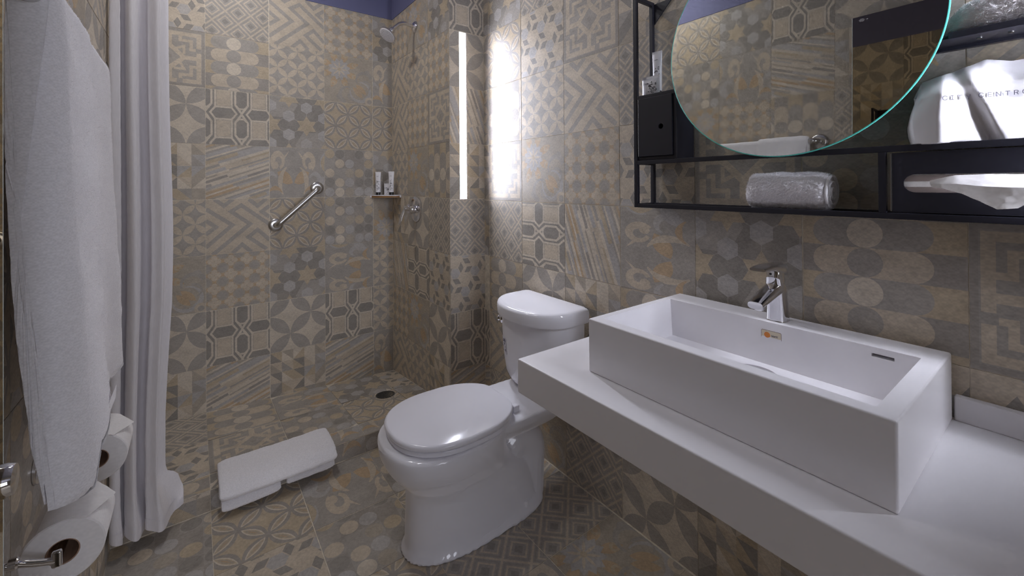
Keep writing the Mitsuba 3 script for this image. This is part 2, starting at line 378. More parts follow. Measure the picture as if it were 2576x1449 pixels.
def pat_scroll():
    g = [(SQ, GREY)]
    for m in (False, True):
        q = [(horn(arc(.44, .74, .145, 250, -60, 18), .06, .15, .12), BEIGE), (disc(.50, .655, .075, 14), BEIGE), (horn([(.32, .62), (.28, .8), (.12, .95)], .02, .0, .06), BEIGE),
             (leaf((.02, .30), (.46, .52), .25), TAN), (horn(arc(.02, .30, .36, 62, -40, 16), .02, .03, .15), BEIGE), (horn(arc(.62, .32, .17, 150, -80, 16), .03, .06, .13), COOL), (leaf((.60, .18), (.98, .42), .24, 10), COOL),
             (horn(arc(.52, -.05, .25, 140, 40, 12), .02, .02, .10), TAN), (leaf((.80, .62), (.98, .96), .22), COOL), (horn(arc(1.12, .70, .25, 220, 130, 12), .01, .02, .12), SAND)]
        for sh, i in q:
            if m:
                sh = affinity.affine_transform(sh, [-1, 0, 0, 1, 0, 0]); sh = affinity.translate(sh, 0, 0)
            g.append((sh, i))
    h = [(affinity.affine_transform(s, [.62, 0, 0, .98, .42, .0]), i) for s, i in g[1:]]
    return [(SQ, GREY)] + h
def pat_dots():
    r = random.Random(3); n = 5; g = [(SQ, GREY)]
    for i in range(n):
        for j in range(n):
            if r.random() < .3: g.append((rect(i / n, j / n, (i + 1) / n, (j + 1) / n), r.choice([TAUPE, MUD, TAUPE])))
    for i in range(n):
        for j in range(n): g.append((disc((i + .5) / n, (j + .5) / n, .094, 18), r.choice([BEIGE, LIGHT, GREY, DARK, MUD, SAND, COOL, BEIGE, TAUPE, DARK])))
    return g
PAT = dict(petal=pat_petal, bigleaf=pat_bigleaf, ring=pat_ring, diamond=pat_diamond, maze=pat_maze, quatre=pat_quatre, labyrinth=pat_labyrinth, pill=pat_pill, rosette=pat_rosette,
           lattice=pat_lattice, stars=pat_stars, starlight=pat_starlight, triangles=pat_triangles, stripes=pat_stripes, scroll=pat_scroll, dots=pat_dots)
_layers, _tiles = {}, {}
TILE_T = .0013

def flat(g):
    q = [x for x in getattr(g, 'geoms', [g]) if x.geom_type in ('Polygon', 'MultiPolygon') and not x.is_empty]
    return q[0] if len(q) == 1 else MultiPolygon([p for x in q for p in getattr(x, 'geoms', [x])])
def regions(name):
    """the print as areas that do not overlap"""
    if name not in _layers:
        out, done = [], None
        for g, ink in reversed(PAT[name]()):
            g = flat(shapely.intersection(flat(g).buffer(0), SQ, grid_size=1e-5))
            if done is not None: g = flat(shapely.difference(g, done, grid_size=1e-5))
            if not g.is_empty: out.append((g, ink)); done = g if done is None else flat(shapely.union(done, g, grid_size=1e-5))
        _layers[name] = out
    return _layers[name]

def tile_ply(name, rot, clip, size):
    """A tile: its printed face at z = 0 cut into its inked areas, and four sides down to the bed. clip: the part of the unit square that is left after cutting."""
    k = (name, rot % 4, tuple(np.round(clip, 4)), round(size, 4))
    if k in _tiles: return _tiles[k]
    cb = sbox(*clip); vs, fs, us, n0 = [], [], [], 0
    for g, ink in regions(name):
        if rot % 4: g = affinity.rotate(g, 90 * rot, origin=(.5, .5))
        g = shapely.intersection(g, cb, grid_size=1e-5)
        for q in getattr(g, 'geoms', [g]):
            if q.geom_type != 'Polygon' or q.area < 2e-6: continue
            q = q.simplify(.0007)
            if q.is_empty or q.area < 2e-6: continue
            v, f = trimesh.creation.triangulate_polygon(q, engine='earcut')
            if len(f) == 0: continue
            a = np.cross(v[f[:, 1]] - v[f[:, 0]], v[f[:, 2]] - v[f[:, 0]]); f = np.where((a < 0)[:, None], f[:, ::-1], f)
            vs.append(np.c_[v * size, np.zeros(len(v))]); fs.append(f + n0); us.append(np.tile([ink + .5, .5], (len(v), 1))); n0 += len(v)
    x0, y0, x1, y1 = np.array(clip) * size; c = [(x0, y0), (x1, y0), (x1, y1), (x0, y1)]
    for i in range(4):
        a, b = c[i], c[(i + 1) % 4]
        vs.append(np.array([(*a, 0), (*a, -TILE_T), (*b, -TILE_T), (*b, 0)])); fs.append(np.array([(0, 1, 2), (0, 2, 3)]) + n0); us.append(np.tile([9.5, .5], (4, 1))); n0 += 4
    vs.append(np.array([(x0, y0, -.0005), (x1, y0, -.0005), (x1, y1, -.0005), (x0, y1, -.0005)])); fs.append(np.array([(0, 1, 2), (0, 2, 3)]) + n0); us.append(np.tile([9.5, .5], (4, 1)))
    m = trimesh.Trimesh(np.vstack(vs), np.vstack(fs), process=False)
    _tiles[k] = mikit.ply(m, 'tile_mat', smooth=False, uv=np.vstack(us)); return _tiles[k]

THIN, WIDE = .0008, .0016
def lay(parent, o, u, v, us, vs, pattern, wide_u=(), wide_v=(), full_u=None, full_v=None, size=.2955, warp=None):
    """Tiles on a plane: o + a*u + b*v; us, vs the seams; pattern(i, j) -> (name, rotation). full_u/full_v: where the uncut first/last tile would begin."""
    u, v = V(*u), V(*v); w = np.cross(u, v)
    for i in range(len(us) - 1):
        for j in range(len(vs) - 1):
            nm, rot = pattern(i, j)
            a0, a1, b0, b1 = us[i], us[i + 1], vs[j], vs[j + 1]
            A = full_u(i) if full_u else a0; B = full_v(j) if full_v else b0
            ga0 = WIDE if i in wide_u or i == 0 else THIN; ga1 = WIDE if i + 1 in wide_u or i == len(us) - 2 else THIN
            gb0 = WIDE if j in wide_v or j == 0 else THIN; gb1 = WIDE if j + 1 in wide_v or j == len(vs) - 2 else THIN
            clip = np.clip([(a0 + ga0 - A) / size, (b0 + gb0 - B) / size, (a1 - ga1 - A) / size, (b1 - gb1 - B) / size], 0, 1)
            d = dict(tile_ply(nm, rot, clip, size)); O = V(*o) + u * A + v * B; uu, vv, ww = u, v, w
            if warp:
                P = lambda a, b: V(*o) + u * a + v * b + w * warp(a, b)
                m_ = P((a0 + a1) / 2, (b0 + b1) / 2); uu = (P(a1, (b0 + b1) / 2) - P(a0, (b0 + b1) / 2)) / (a1 - a0); vv = (P((a0 + a1) / 2, b1) - P((a0 + a1) / 2, b0)) / (b1 - b0); ww = np.cross(uu, vv)
                O = m_ - uu * ((a0 + a1) / 2 - A) - vv * ((b0 + b1) / 2 - B)
            M = np.eye(4); M[:3, 0], M[:3, 1], M[:3, 2], M[:3, 3] = uu, vv, ww, O + ww * rng.uniform(-.0003, .0003)
            d['to_world'] = T(M.tolist()); scene[key_for(parent + '__tile')] = d

_count = {}
_old_key_for = key_for
def key_for(name):
    if name.endswith('__tile'):
        n = _count.get(name, 0); _count[name] = n + 1
        return name if n == 0 else f'{name}_{n:03d}'
    return _old_key_for(name)

# ------------------------------------------------------------------ the room
YA, XC, YD, XE, TOP, FLOOR, CEIL = 2.79, -.212, 1.985, -1.515, 1.197, -1.168, 1.50
YB0, PB, PA, Z0 = 1.645, .30, .2955, .015           # right wall: first seam, its pitch; the other walls' pitch and joint height
YEND = -.11                                         # face of the near pier at the right end of the vanity
BED = TILE_T
struct('wall_back', box(XE - .1, .1, YA + BED, YA + .1, -1.3, TOP), 'grout_mat', 'back wall of the shower in patterned beige and grey cement-look tiles')
struct('wall_right', box(BED, .1, -.9, YD + .05, -1.3, TOP), 'grout_mat', 'right wall of patterned tiles behind the toilet and vanity')
SX, SW, SZ0, SZ1 = -.130, .0225, .0065, .8995          # the slots that the light strips sit in
struct('wall_shower_side', m3tri(tri3m(box(XC + BED, .1, YD + BED, YA + .05, -1.3, TOP)) - tri3m(box(SX - SW, SX + SW, YD - .1, YD + .033, SZ0, SZ1))), 'grout_mat', 'tiled side wall of the shower carrying the shower head and valve')
struct('wall_left', box(XE - .1, XE - BED, -.9, YA + .1, -1.3, TOP), 'grout_mat', 'left tiled wall behind the hanging towel and paper rolls')
struct('wall_front', m3tri(tri3m(box(-2.6, 1.2, -1.0, -.9, -1.3, CEIL)) - tri3m(box(-1.44, -.50, -1.1, -.8, FLOOR, .95))), 'plain_wall_mat', 'wall with the doorway behind the camera')
struct('wall_unseen_bedroom', cat(box(-2.7, -2.6, -3.6, -.9, -1.3, CEIL), box(1.2, 1.3, -3.6, -.9, -1.3, CEIL), m3tri(tri3m(box(-2.6, 1.2, -3.7, -3.6, -1.3, CEIL)) - tri3m(box(-1.9, .0, -3.8, -3.5, -.45, 1.15)))), 'plain_wall_mat', 'walls of the unseen bedroom that holds the window behind the open door')  # unseen room shell, built to carry the window
struct('wall_pier', m3tri(tri3m(box(-.22, BED, YEND - .7, YEND, -1.3, TOP)) - tri3m(box(SX - SW, SX + SW, YEND - .033, YEND + .1, SZ0, SZ1))), 'plain_wall_mat', 'pier at the near end of the vanity that holds a light strip')
struct('floor', cat(box(XE - .1, .1, -.9, 2.05, FLOOR - .1, FLOOR - BED), box(-2.6, 1.2, -3.6, -.9, FLOOR - .1, FLOOR - .004)), 'grout_mat', 'floor of patterned cement-look tiles')
struct('ceiling', cat(box(XE - .1, .1, -.9, YA + .1, CEIL, CEIL + .1), box(-2.7, 1.3, -3.7, -.9, CEIL, CEIL + .1)), 'ceiling_mat', 'pale ceiling')
struct('trim_1', cat(box(XE - .1, .1, YA - .002, YA + .1, TOP, CEIL), box(XC - .002, .1, YD - .002, YA, TOP, CEIL), box(-.002, .1, -.9, YD, TOP, CEIL), box(XE - .1, XE + .002, -.9, YA, TOP, CEIL), box(-.222, .1, YEND - .7, YEND + .002, TOP, CEIL)), 'paint_mat',
       'blue violet painted band of wall above the tiles')

def shower_z(a, b):     # the shower floor falls to the drain: a = x, b = y
    return -.0 - max(0, b - 2.14) * (.03 + .075 * min(1, max(0, (a + 1.3) / 1.1)))
CURB = -1.085
_g = []
for _x0, _x1 in zip(np.linspace(XE, XC, 8)[:-1], np.linspace(XE, XC, 8)[1:]):
    _top = [[_x0, 2.03, CURB], [_x1, 2.03, CURB], [_x0, 2.14, CURB], [_x1, 2.14, CURB], [_x0, YA, CURB + shower_z(_x0, YA)], [_x1, YA, CURB + shower_z(_x1, YA)]]
_xs = np.linspace(XE, XC, 9); _ys = [2.03 + BED, 2.14, YA]
_P = np.array([[(x, y, CURB + shower_z(x, y) - BED) for x in _xs] for y in _ys])
_front = np.array([[(x, 2.03 + BED, FLOOR - .05) for x in _xs], [(x, 2.03 + BED, CURB - BED) for x in _xs]])
struct('shower_platform', cat(grid(_P), grid(_front)), 'grout_mat', 'raised tiled shower floor with a low step at its front')
labels['shower_platform']['category'] = 'floor'

rowsA = [-1.16] + [Z0 + PA * k for k in range(-3, 4)] + [TOP]
fullA = lambda j: Z0 + PA * (j - 4)
def pick(table, seed=1):
    r = random.Random(seed); names = list(PAT)
    def f(i, j):
        e = table.get((i, j - 4)) or r.choice(names)
        return e if isinstance(e, tuple) else (e, 0)
    return f
# back wall, columns from the left: 0 hidden by the curtain, then a..e; rows counted from the joint at eye level
A = {}
for i, col in enumerate((['rosette'] * 8, ['triangles', 'bigleaf', 'rosette', 'petal', 'triangles', 'bigleaf', 'labyrinth', 'starlight'], ['stripes', 'lattice', 'quatre', 'maze', 'stripes', 'lattice', 'pill', 'diamond'],
                         ['triangles', 'bigleaf', 'stars', 'ring', 'scroll', 'stars', 'petal', ('maze', 0)], ['stripes', 'lattice', ('scroll', 1), 'dots', 'dots', 'ring', 'rosette', 'quatre'], ['scroll', 'petal', 'petal', ('rosette', 1), 'stars', 'ring', ('scroll', 0), 'stars'])):
    for j, n_ in enumerate(col): A[(i, j - 4)] = n_
usA = [XE, -1.5267 + .0, -1.2312, -.9356, -.6400, -.3444, XC]; usA[0] = XE; usA[1] = -1.5
usA = [XE, -1.2312, -.9356, -.6400, -.3444, XC]
A = {(i - 1, j): v for (i, j), v in A.items() if i > 0}
lay('wall_back', (0, YA, 0), (1, 0, 0), (0, 0, 1), usA, rowsA, pick(A), wide_u=(2, 4), wide_v=(2, 4, 6), full_u=lambda i: (-1.2312 - PA) if i == 0 else usA[i], full_v=fullA)
# shower side wall (its picture runs from the back corner towards the room)
Ct = {}
for i, col in enumerate((['maze', 'quatre', ('stripes', 1), 'triangles', 'petal', ('maze', 1), ('maze', 1), 'quatre'], ['petal', 'rosette', ('lattice', 1), 'bigleaf', 'rosette', 'quatre', 'petal', 'rosette'],
                         ['triangles', 'bigleaf', 'starlight', 'diamond', ('pill', 1), 'labyrinth', 'quatre', 'stars'])):
    for j, n_ in enumerate(col): Ct[(i, j - 4)] = n_
usC = [-YA, -2.532, -2.2365, -YD]
lay('wall_shower_side', (XC, 0, 0), (0, -1, 0), (0, 0, 1), usC, rowsA, pick(Ct), wide_u=(2,), wide_v=(2, 4, 6), full_u=lambda i: (-2.532 - PA) if i == 0 else usC[i], full_v=fullA)
rowsD = [FLOOR] + [.006 + .298 * k for k in range(-3, 4)] + [TOP]
Dt = {-4: 'stripes', -3: 'lattice', -2: 'starlight', -1: 'diamond', 0: 'triangles', 1: ('stripes', 1), 2: 'bigleaf', 3: 'lattice'}
PD = .298; zD = lambda k: .006 + PD * k
def layD(u0, u1, ks):
    lay('wall_shower_side', (0, YD, 0), (1, 0, 0), (0, 0, 1), [u0, u1], [max(FLOOR, zD(k)) for k in ks] + [min(TOP, zD(ks[-1] + 1))], lambda i, j: Dt[ks[j]] if isinstance(Dt[ks[j]], tuple) else (Dt[ks[j]], 0), full_u=lambda i: XC, full_v=lambda j: zD(ks[j]), size=PD)
layD(XC, .012, [-4, -3]); layD(XC, .012, [-2, -1]); layD(XC, .012, [3]); layD(XC, SX - SW + .001, [0, 1, 2]); layD(SX + SW - .001, .012, [0, 1, 2])
# right wall
Bt = {}
for i, col in enumerate(([('diamond', 0), 'maze', ('pill', 0), 'diamond', 'labyrinth', ('pill', 1), 'ring', 'stars'], ['rosette', 'stars', 'bigleaf', ('lattice', 1), 'rosette', 'petal', 'starlight', 'diamond'],
                         [('diamond', 0), 'pill', 'triangles', ('stripes', 3), 'quatre', 'maze', 'labyrinth', 'rosette'], ['bigleaf', 'petal', 'pill', ('scroll', 1), 'starlight', 'diamond', 'triangles', 'bigleaf'],
                         ['triangles', 'dots', 'starlight', 'stars', 'labyrinth', 'ring', 'bigleaf', 'lattice'], ['ring', 'scroll', 'starlight', 'pill', 'dots', 'scroll', 'lattice', 'stripes'],
                         ['quatre', 'maze', 'starlight', ('labyrinth', 1), 'petal', 'maze', 'rosette', 'petal'])):
    for j, n_ in enumerate(col): Bt[(i, j - 4)] = n_
usB = [-1.934] + [-(YB0 - PB * k) for k in range(6)] + [-YEND]
rowsB = [FLOOR] + [PB * k for k in range(-3, 4)] + [TOP]
usB[-1] = -YEND if -YEND > usB[-2] else usB[-2] + .3
usB.insert(len(usB) - 1, -(YB0 - PB * 6)) if -(YB0 - PB * 6) < usB[-1] - .05 else None
lay('wall_right', (0, 0, 0), (0, -1, 0), (0, 0, 1), usB, rowsB, pick(Bt), wide_u=(1, 3, 5, 7), wide_v=(2, 4, 6), full_u=lambda i: usB[i] if i else -YB0 - PB, full_v=lambda j: PB * (j - 4), size=PB)
lay('wall_right', (.0012, 0, 0), (0, -1, 0), (0, 0, 1), [-YD, -1.936], rowsB, pick({(0, j): n_ for j, n_ in zip(range(-4, 4), ('stripes', 'lattice', 'starlight', 'stars', 'triangles', 'petal', 'bigleaf', 'dots'))}), wide_v=(2, 4, 6), full_v=lambda j: PB * (j - 4), size=PB)
# left wall
Et = {}
usE = [.749 - PA * k for k in (3, 2, 1)] + [.749 + PA * k for k in range(0, 7)] + [YA]
for i, col in enumerate((['dots'] * 8, ['petal'] * 8, ['ring', 'maze', 'stars', 'scroll', 'bigleaf', ('diamond', 0), 'triangles', 'bigleaf'], ['bigleaf', 'maze', 'scroll', 'ring', 'petal', ('pill', 1), 'stripes', 'lattice'],
                         ['bigleaf', 'lattice', 'dots', 'starlight', 'lattice', 'quatre', 'scroll', 'stars'], ['petal', ('maze', 0), 'bigleaf', 'labyrinth', 'scroll', 'rosette', 'dots', 'ring'], ['triangles', 'stripes', 'quatre', 'petal', 'ring', 'bigleaf', 'maze', 'petal'],
                         ['dots', 'ring', 'stars', 'rosette', 'quatre', 'lattice', 'maze', 'maze'])):
    for j, n_ in enumerate(col): Et[(i, j - 4)] = n_
lay('wall_left', (XE, 0, 0), (0, 1, 0), (0, 0, 1), usE, [FLOOR] + rowsA[1:], pick(Et, 4), wide_u=(2, 4, 6, 8), wide_v=(2, 4, 6), full_v=fullA)
# floor
usF = [XE, -1.23, -.93, -.63, -.33, -.03, -.003]; usF = [XE, -1.23, -.93, -.63, -.33, -.004]
vsF = [.185, .485, .785, 1.085, 1.385, 1.685, 2.028]
Ft = {(0, 5): 'dots', (1, 5): 'ring', (2, 5): ('scroll', 2), (3, 5): 'dots', (4, 5): 'pill', (0, 4): ('pill', 0), (1, 4): 'starlight', (2, 4): 'dots', (3, 4): 'ring', (4, 4): 'stripes', (3, 3): 'diamond', (4, 3): ('diamond', 0), (2, 3): 'ring', (1, 3): 'quatre', (4, 2): 'rosette', (3, 2): 'scroll', (4, 1): 'petal'}
lay('floor', (0, 0, FLOOR), (1, 0, 0), (0, 1, 0), usF, vsF, lambda i, j: (Ft[(i, j)] if isinstance(Ft.get((i, j)), tuple) else (Ft.get((i, j), 'petal'), 0)), wide_u=(2, 4), wide_v=(3, 5), full_u=lambda i: -1.53 if i == 0 else usF[i], size=.344)
usS = [XE, -1.2312, -.9356, -.6400, -.3444, XC - .002]; vsS = [2.142, 2.448, YA - .004]
St = {(0, 1): 'diamond', (0, 0): 'starlight', (1, 1): 'pill', (1, 0): 'labyrinth', (2, 1): ('scroll', 1), (2, 0): 'dots', (3, 1): 'stars', (3, 0): 'ring', (4, 1): 'starlight', (4, 0): 'stars'}
lay('shower_platform', (0, 0, CURB), (1, 0, 0), (0, 1, 0), usS, vsS, lambda i, j: St[(i, j)] if isinstance(St[(i, j)], tuple) else (St[(i, j)], 0), wide_u=(2, 4), full_u=lambda i: -1.55 if i == 0 else usS[i], size=.34, warp=shower_z)
lay('shower_platform', (0, 0, CURB), (1, 0, 0), (0, 1, 0), usS, [2.03, 2.139], lambda i, j: (['pill', 'lattice', 'scroll', 'scroll', 'dots'][i], 0), wide_u=(2, 4), full_u=lambda i: -1.53 if i == 0 else usS[i], size=.32)
lay('shower_platform', (0, 2.03, 0), (1, 0, 0), (0, 0, 1), usS, [FLOOR + .001, CURB - .001], lambda i, j: (['triangles', 'dots', 'scroll', 'dots', 'pill'][i], 0), wide_u=(2, 4), full_u=lambda i: -1.53 if i == 0 else usS[i], size=.32)

# ------------------------------------------------------------------ lamps
def light_strip(label, y, s, power):
    t = thing('light_strip', label, 'light'); d = .012
    q = lambda a, b: (min(y + s * a, y + s * b), max(y + s * a, y + s * b))
    hb_ = tri3m(box(SX - SW + .0003, SX + SW - .0003, *q(-.032, -.0015), SZ0 + .0003, SZ1 - .0003)) - tri3m(box(SX - SW + .0018, SX + SW - .0018, *q(-.029, .05), SZ0 + .0018, SZ1 - .0018))
    obj('housing', m3tri(hb_), 'white_plastic_mat', t, smooth=False)
    yd = y - s * .025; x0, x1, z0, z1 = SX - SW + .0022, SX + SW - .0022, SZ0 + .0022, SZ1 - .0022
    face = trimesh.Trimesh([(x0, yd, z0), (x1, yd, z0), (x1, yd, z1), (x0, yd, z1)], [(0, 1, 2), (0, 2, 3)] if s < 0 else [(2, 1, 0), (3, 2, 0)], process=False)
    k = obj('diffuser', rbox(x0, x1, *q(-.0286, -.0256), z0, z1, .001), 'white_plastic_mat', t)
    obj('lit_face', face, 'white_plastic_mat', k, smooth=False, emitter={'type': 'area', 'radiance': {'type': 'rgb', 'value': [c * power for c in STRIP_TINT]}})
light_strip('glowing vertical light strip in the tiled pier beside the shower', YD, -1, STRIP_FAR)
light_strip('second vertical light strip in the pier at the near end of the vanity', YEND, 1, STRIP_NEAR)
struct('window_unseen_1', cat(*[rbox(a, b, -3.63, -3.57, c, d, .004) for a, b, c, d in ((-1.9, -1.85, -.45, 1.15), (-.05, 0, -.45, 1.15), (-1.85, -.05, -.45, -.40), (-1.85, -.05, 1.10, 1.15), (-.975, -.925, -.40, 1.10))]), 'white_plastic_mat', 'unseen glowing bedroom window that lights the room from behind the camera')  # out of view, placed to light fronts that face the camera
obj('pane', trimesh.Trimesh([(-1.85, -3.61, -.40), (-.05, -3.61, -.40), (-.05, -3.61, 1.10), (-1.85, -3.61, 1.10)], [(2, 1, 0), (3, 2, 0)], process=False), 'white_plastic_mat', 'window_unseen_1', smooth=False, emitter={'type': 'area', 'radiance': {'type': 'rgb', 'value': [c * UNSEEN_WINDOW_LIGHT for c in UNSEEN_WINDOW_TINT]}})
def unseen_downlight(x, y, label, power, r=.07):
    t = thing('unseen_ceiling_light', label, 'light')
    obj('ring', lathe([(r + .012, 0), (r + .012, .010), (r, .010), (r, 0)], (x, y, CEIL - .0105), (0, 0, 1)), 'white_plastic_mat', t)
    ang = np.arange(40) * 2 * math.pi / 40; dome = [(r - .001, -.004), (r * .93, -.012), (r * .7, -.020), (r * .35, -.025), (.002, -.026)]
    obj('diffuser', loft([np.c_[x + q * np.cos(ang), y + q * np.sin(ang), np.full(40, CEIL - .0125 + h)] for q, h in dome][::-1], cap=False), 'white_plastic_mat', t, emitter={'type': 'area', 'radiance': {'type': 'rgb', 'value': [c * power for c in LAMP_TINT]}})
unseen_downlight(-1.12, 2.26, 'unseen round ceiling light above the shower', UNSEEN_LAMP_SHOWER)  # out of view, placed to light the shower walls
unseen_downlight(-1.18, 1.62, 'unseen round ceiling light placed to light the toilet and walls', UNSEEN_LAMP_ROOM, .10)  # out of view, placed to light the tank, side wall and curtain

# ------------------------------------------------------------------ toilet
TY = 1.385
def egg(xf, xb, hw, y=TY, n=56, e=2.25, pos=.45, backw=.62):
    """plan outline of bowl or seat: round nose at xf, blunt back at xb; widest at pos"""
    out = []
    xm = xf + (xb - xf) * pos
    for k in range(n):
        t = 2 * math.pi * k / n; c, s = math.cos(t), math.sin(t)
        sx = abs(c) ** (2 / e) * (1 if c > 0 else -1); sy = abs(s) ** (2 / e) * (1 if s > 0 else -1)
        if c < 0: x = xm + (xm - xf) * sx; w = hw
        else:
            x = xm + (xb - xm) * abs(c) ** .55 * 1.0; w = hw * (backw + (1 - backw) * (1 - abs(c) ** 1.6)); sy = (1 if s > 0 else -1) * min(1, abs(s) ** .35)
        out.append((x, y + w * sy))
    return np.array(out)
def ring3(p, z): return np.c_[p, np.full(len(p), z)]
t = thing('toilet', 'white two piece toilet with closed lid standing against the right wall', 'toilet')
secs = [(-1.168, -.716, -.17, .126), (-1.158, -.718, -.168, .126), (-1.140, -.706, -.18, .116), (-1.05, -.703, -.20, .112), (-.98, -.700, -.24, .113), (-.94, -.706, -.30, .124), (-.905, -.735, -.33, .148), (-.87, -.764, -.35, .170),
        (-.83, -.783, -.36, .184), (-.795, -.788, -.36, .189), (-.780, -.785, -.355, .187), (-.774, -.776, -.35, .180)]
body = loft([ring3(egg(a, b, w, pos=.42, backw=.8), z) for z, a, b, w in secs])
deck = loft([ring3(p, z) for z, p in ((-.872, egg(-.46, -.06, .085, pos=.35, backw=1)), (-.835, egg(-.48, -.04, .128, pos=.35, backw=1)), (-.80, egg(-.50, -.035, .150, pos=.35, backw=1)), (-.778, egg(-.50, -.035, .150, pos=.35, backw=1)), (-.772, egg(-.49, -.04, .142, pos=.35, backw=1)))])
foot = loft([ring3(egg(-.55, -.155, w, pos=.3, backw=.85), z) for z, w in ((-1.168, .126), (-1.155, .125), (-1.130, .108), (-1.115, .08))])
trap = sweep(bend_path([(-.50, TY, -.98), (-.36, TY, -1.02), (-.25, TY, -.90), (-.19, TY, -.96), (-.20, TY, -1.168)], .09, 10), .078, 20)
spine = loft([ring3(egg(-.50, -.22, w, pos=.4, backw=1), z) for z, w in ((-1.14, .055), (-.84, .055))])
M = tri3m(body) + tri3m(deck) + tri3m(foot) + tri3m(trap) + tri3m(spine)
m_ = m3tri(M.refine_to_length(.014)); m_ = trimesh.Trimesh(m_.vertices, m_.faces, process=True); m_.merge_vertices()
trimesh.smoothing.filter_taubin(m_, lamb=.5, nu=.52, iterations=14)
m_.vertices[:, 2] = np.maximum(m_.vertices[:, 2], FLOOR)
obj('bowl', m_, 'ceramic_mat', t, smooth=50)
for s in (-1, 1): obj('bolt_cap', lathe([(.013, 0), (.0125, .012), (.009, .018), (0, .019)], (-.27, TY + s * .098, -1.138), (0, 0, 1), 20), 'white_plastic_mat', t)
so = lambda d, z: ring3(egg(-.764 - d, -.318 + d * .3, .189 + d, pos=.46, backw=.66), z)
obj('seat', loft([so(-.012, -.774), so(-.006, -.772), so(-.006, -.760), so(-.010, -.757)]), 'seat_mat', t)
obj('seat_lid', loft([so(-.006, -.754), so(.0, -.751), so(.002, -.742), so(-.001, -.736), so(-.008, -.732), so(-.05, -.729), so(-.12, -.7275), so(-.17, -.727)]), 'seat_mat', t, smooth=40)
for s in (-1, 1): obj('hinge', rbox(-.322, -.296, TY + s * .088 - .012, TY + s * .088 + .012, -.774, -.748, .005), 'seat_mat', t)
def tank_ring(hw, front, z, back=-.028, n=64):
    """D outline: straight back, short straight sides, bowed front"""
    side = back - .085; pts = []
    q = [(back, -hw), (side, -hw)]
    c = [(side - (side - front) * math.sin(a) ** .85, -hw * math.cos(a)) for a in np.linspace(0, math.pi, 41)]
    path = [(back, -hw + .012), (back - .012, -hw)] + c + [(back - .012, hw), (back, hw - .012)]
    return np.array([(x, TY + y, z) for x, y in path])
TANK = [(-.772, .128, -.150), (-.764, .156, -.182), (-.748, .170, -.204), (-.715, .180, -.222), (-.66, .185, -.232), (-.58, .188, -.240), (-.462, .191, -.248)]
obj('tank', loft([tank_ring(hw, f, z) for z, hw, f in TANK]), 'ceramic_mat', t, smooth=45)
obj('tank_lid', loft([tank_ring(.194, -.252, -.4665, -.024), tank_ring(.203, -.266, -.4660, -.02), tank_ring(.2055, -.270, -.460, -.018), tank_ring(.207, -.271, -.440, -.018), tank_ring(.207, -.271, -.424, -.018), tank_ring(.2045, -.267, -.4165, -.019), tank_ring(.198, -.258, -.4115, -.022), tank_ring(.185, -.242, -.4085, -.028), tank_ring(.13, -.18, -.406, -.05)]), 'ceramic_mat', t, smooth=45)
def tank_at(q, z, off=0.):
    hw, f = (np.interp(z, [r[0] for r in TANK], [r[k] for r in TANK]) for k in (1, 2)); side = -.028 - .085
    P = lambda a: V(side - (side - f) * math.sin(a) ** .85, TY - hw * math.cos(a), z)
    d = P(q + .01) - P(q - .01); d /= np.linalg.norm(d); n_ = np.cross(V(0, 0, 1), d); n_ = n_ if n_[1] > 0 or n_[0] < 0 else -n_
    if np.dot(n_, P(q) - V(side, TY, z)) < 0: n_ = -n_
    return P(q) + n_ * off, n_, np.cross(V(0, 0, 1), n_)
po, dn, du = tank_at(math.pi - .66, -.500)
obj('flush_button', lathe([(.024, -.004), (.024, .004), (.019, .008), (.013, .010), (.013, .017), (.010, .020), (0, .020)], po, dn, 28), 'chrome_mat', t, label='round chrome flush button')
po, dn, du = tank_at(math.pi - .98, -.600, .0008)
def curved(shape, lift):
    m = tub(shape, .0004).subdivide().subdivide(); v = m.vertices.copy(); out = []
    for x, y, z in v:
        p_, n_, _ = tank_at(math.pi - .98 + x / .16, -.600 + y, lift + z); out.append(p_)
    return trimesh.Trimesh(np.array(out), m.faces, process=False)
st = obj('sticker', curved(rect(-.024, -.036, .024, .036), .0012), 'label_mat', t, label='small printed paper label', smooth=False)
obj('print', cat(*[curved(rect(x, y, x + w, y + h), .0018) for x, y, w, h in ((-.018, .018, .022, .012), (-.012, .004, .012, .009), (.010, .012, .010, .004), (.008, -.008, .006, .006), (-.018, -.022, .012, .008), (.012, -.028, .008, .005), (-.014, -.006, .004, .004))]), 'text_grey_mat', st, smooth=False)

# ------------------------------------------------------------------ vanity counter, basin and faucet
t = thing('vanity_counter', 'thick white wall-hung vanity counter carrying the rectangular basin', 'counter')
obj('slab', rbox(-.545, -.002, YEND + .003, .968, -.505, -.41, .004), 'solid_mat', t)
obj('backsplash', rbox(-.021, -.002, YEND + .003, .166, -.410, -.3595, .003), 'solid_mat', t)
t = thing('basin', 'white rectangular vessel basin on the vanity counter', 'sink')
outer = tri3m(rbox(-.445, -.021, .1685, .7885, -.4098, -.271, .004, 4))
inner_top = np.array([(x, y, -.26) for x in (-.4150, -.1080) for y in (.199, .766)]); inner_bot = np.array([(x, y, z) for x, z in ((-.405, -.384), (-.112, -.378)) for y in (.209, .757)])
mid = np.array([(x, y, -.3835) for x in (-.39, -.125) for y in (.3, .66)])
cut = m3.Manifold.hull_points(np.vstack([inner_top, inner_bot, np.array([(-.25, .48, -.388)])]))
slot = tri3m(box(-.14, -.085, .241, .279, -.2915, -.2845)); well = tri3m(lathe([(.022, 0), (.022, .03)], (-.19, .48, -.405), (0, 0, 1), 24))
obj('body', m3tri(outer - cut - slot - well), 'solid_mat', t, smooth=30)
obj('overflow_shade', box(-.087, -.0855, .238, .282, -.294, -.282), 'hole_shade_mat', t)  # black plate painted as the shade inside the overflow slot
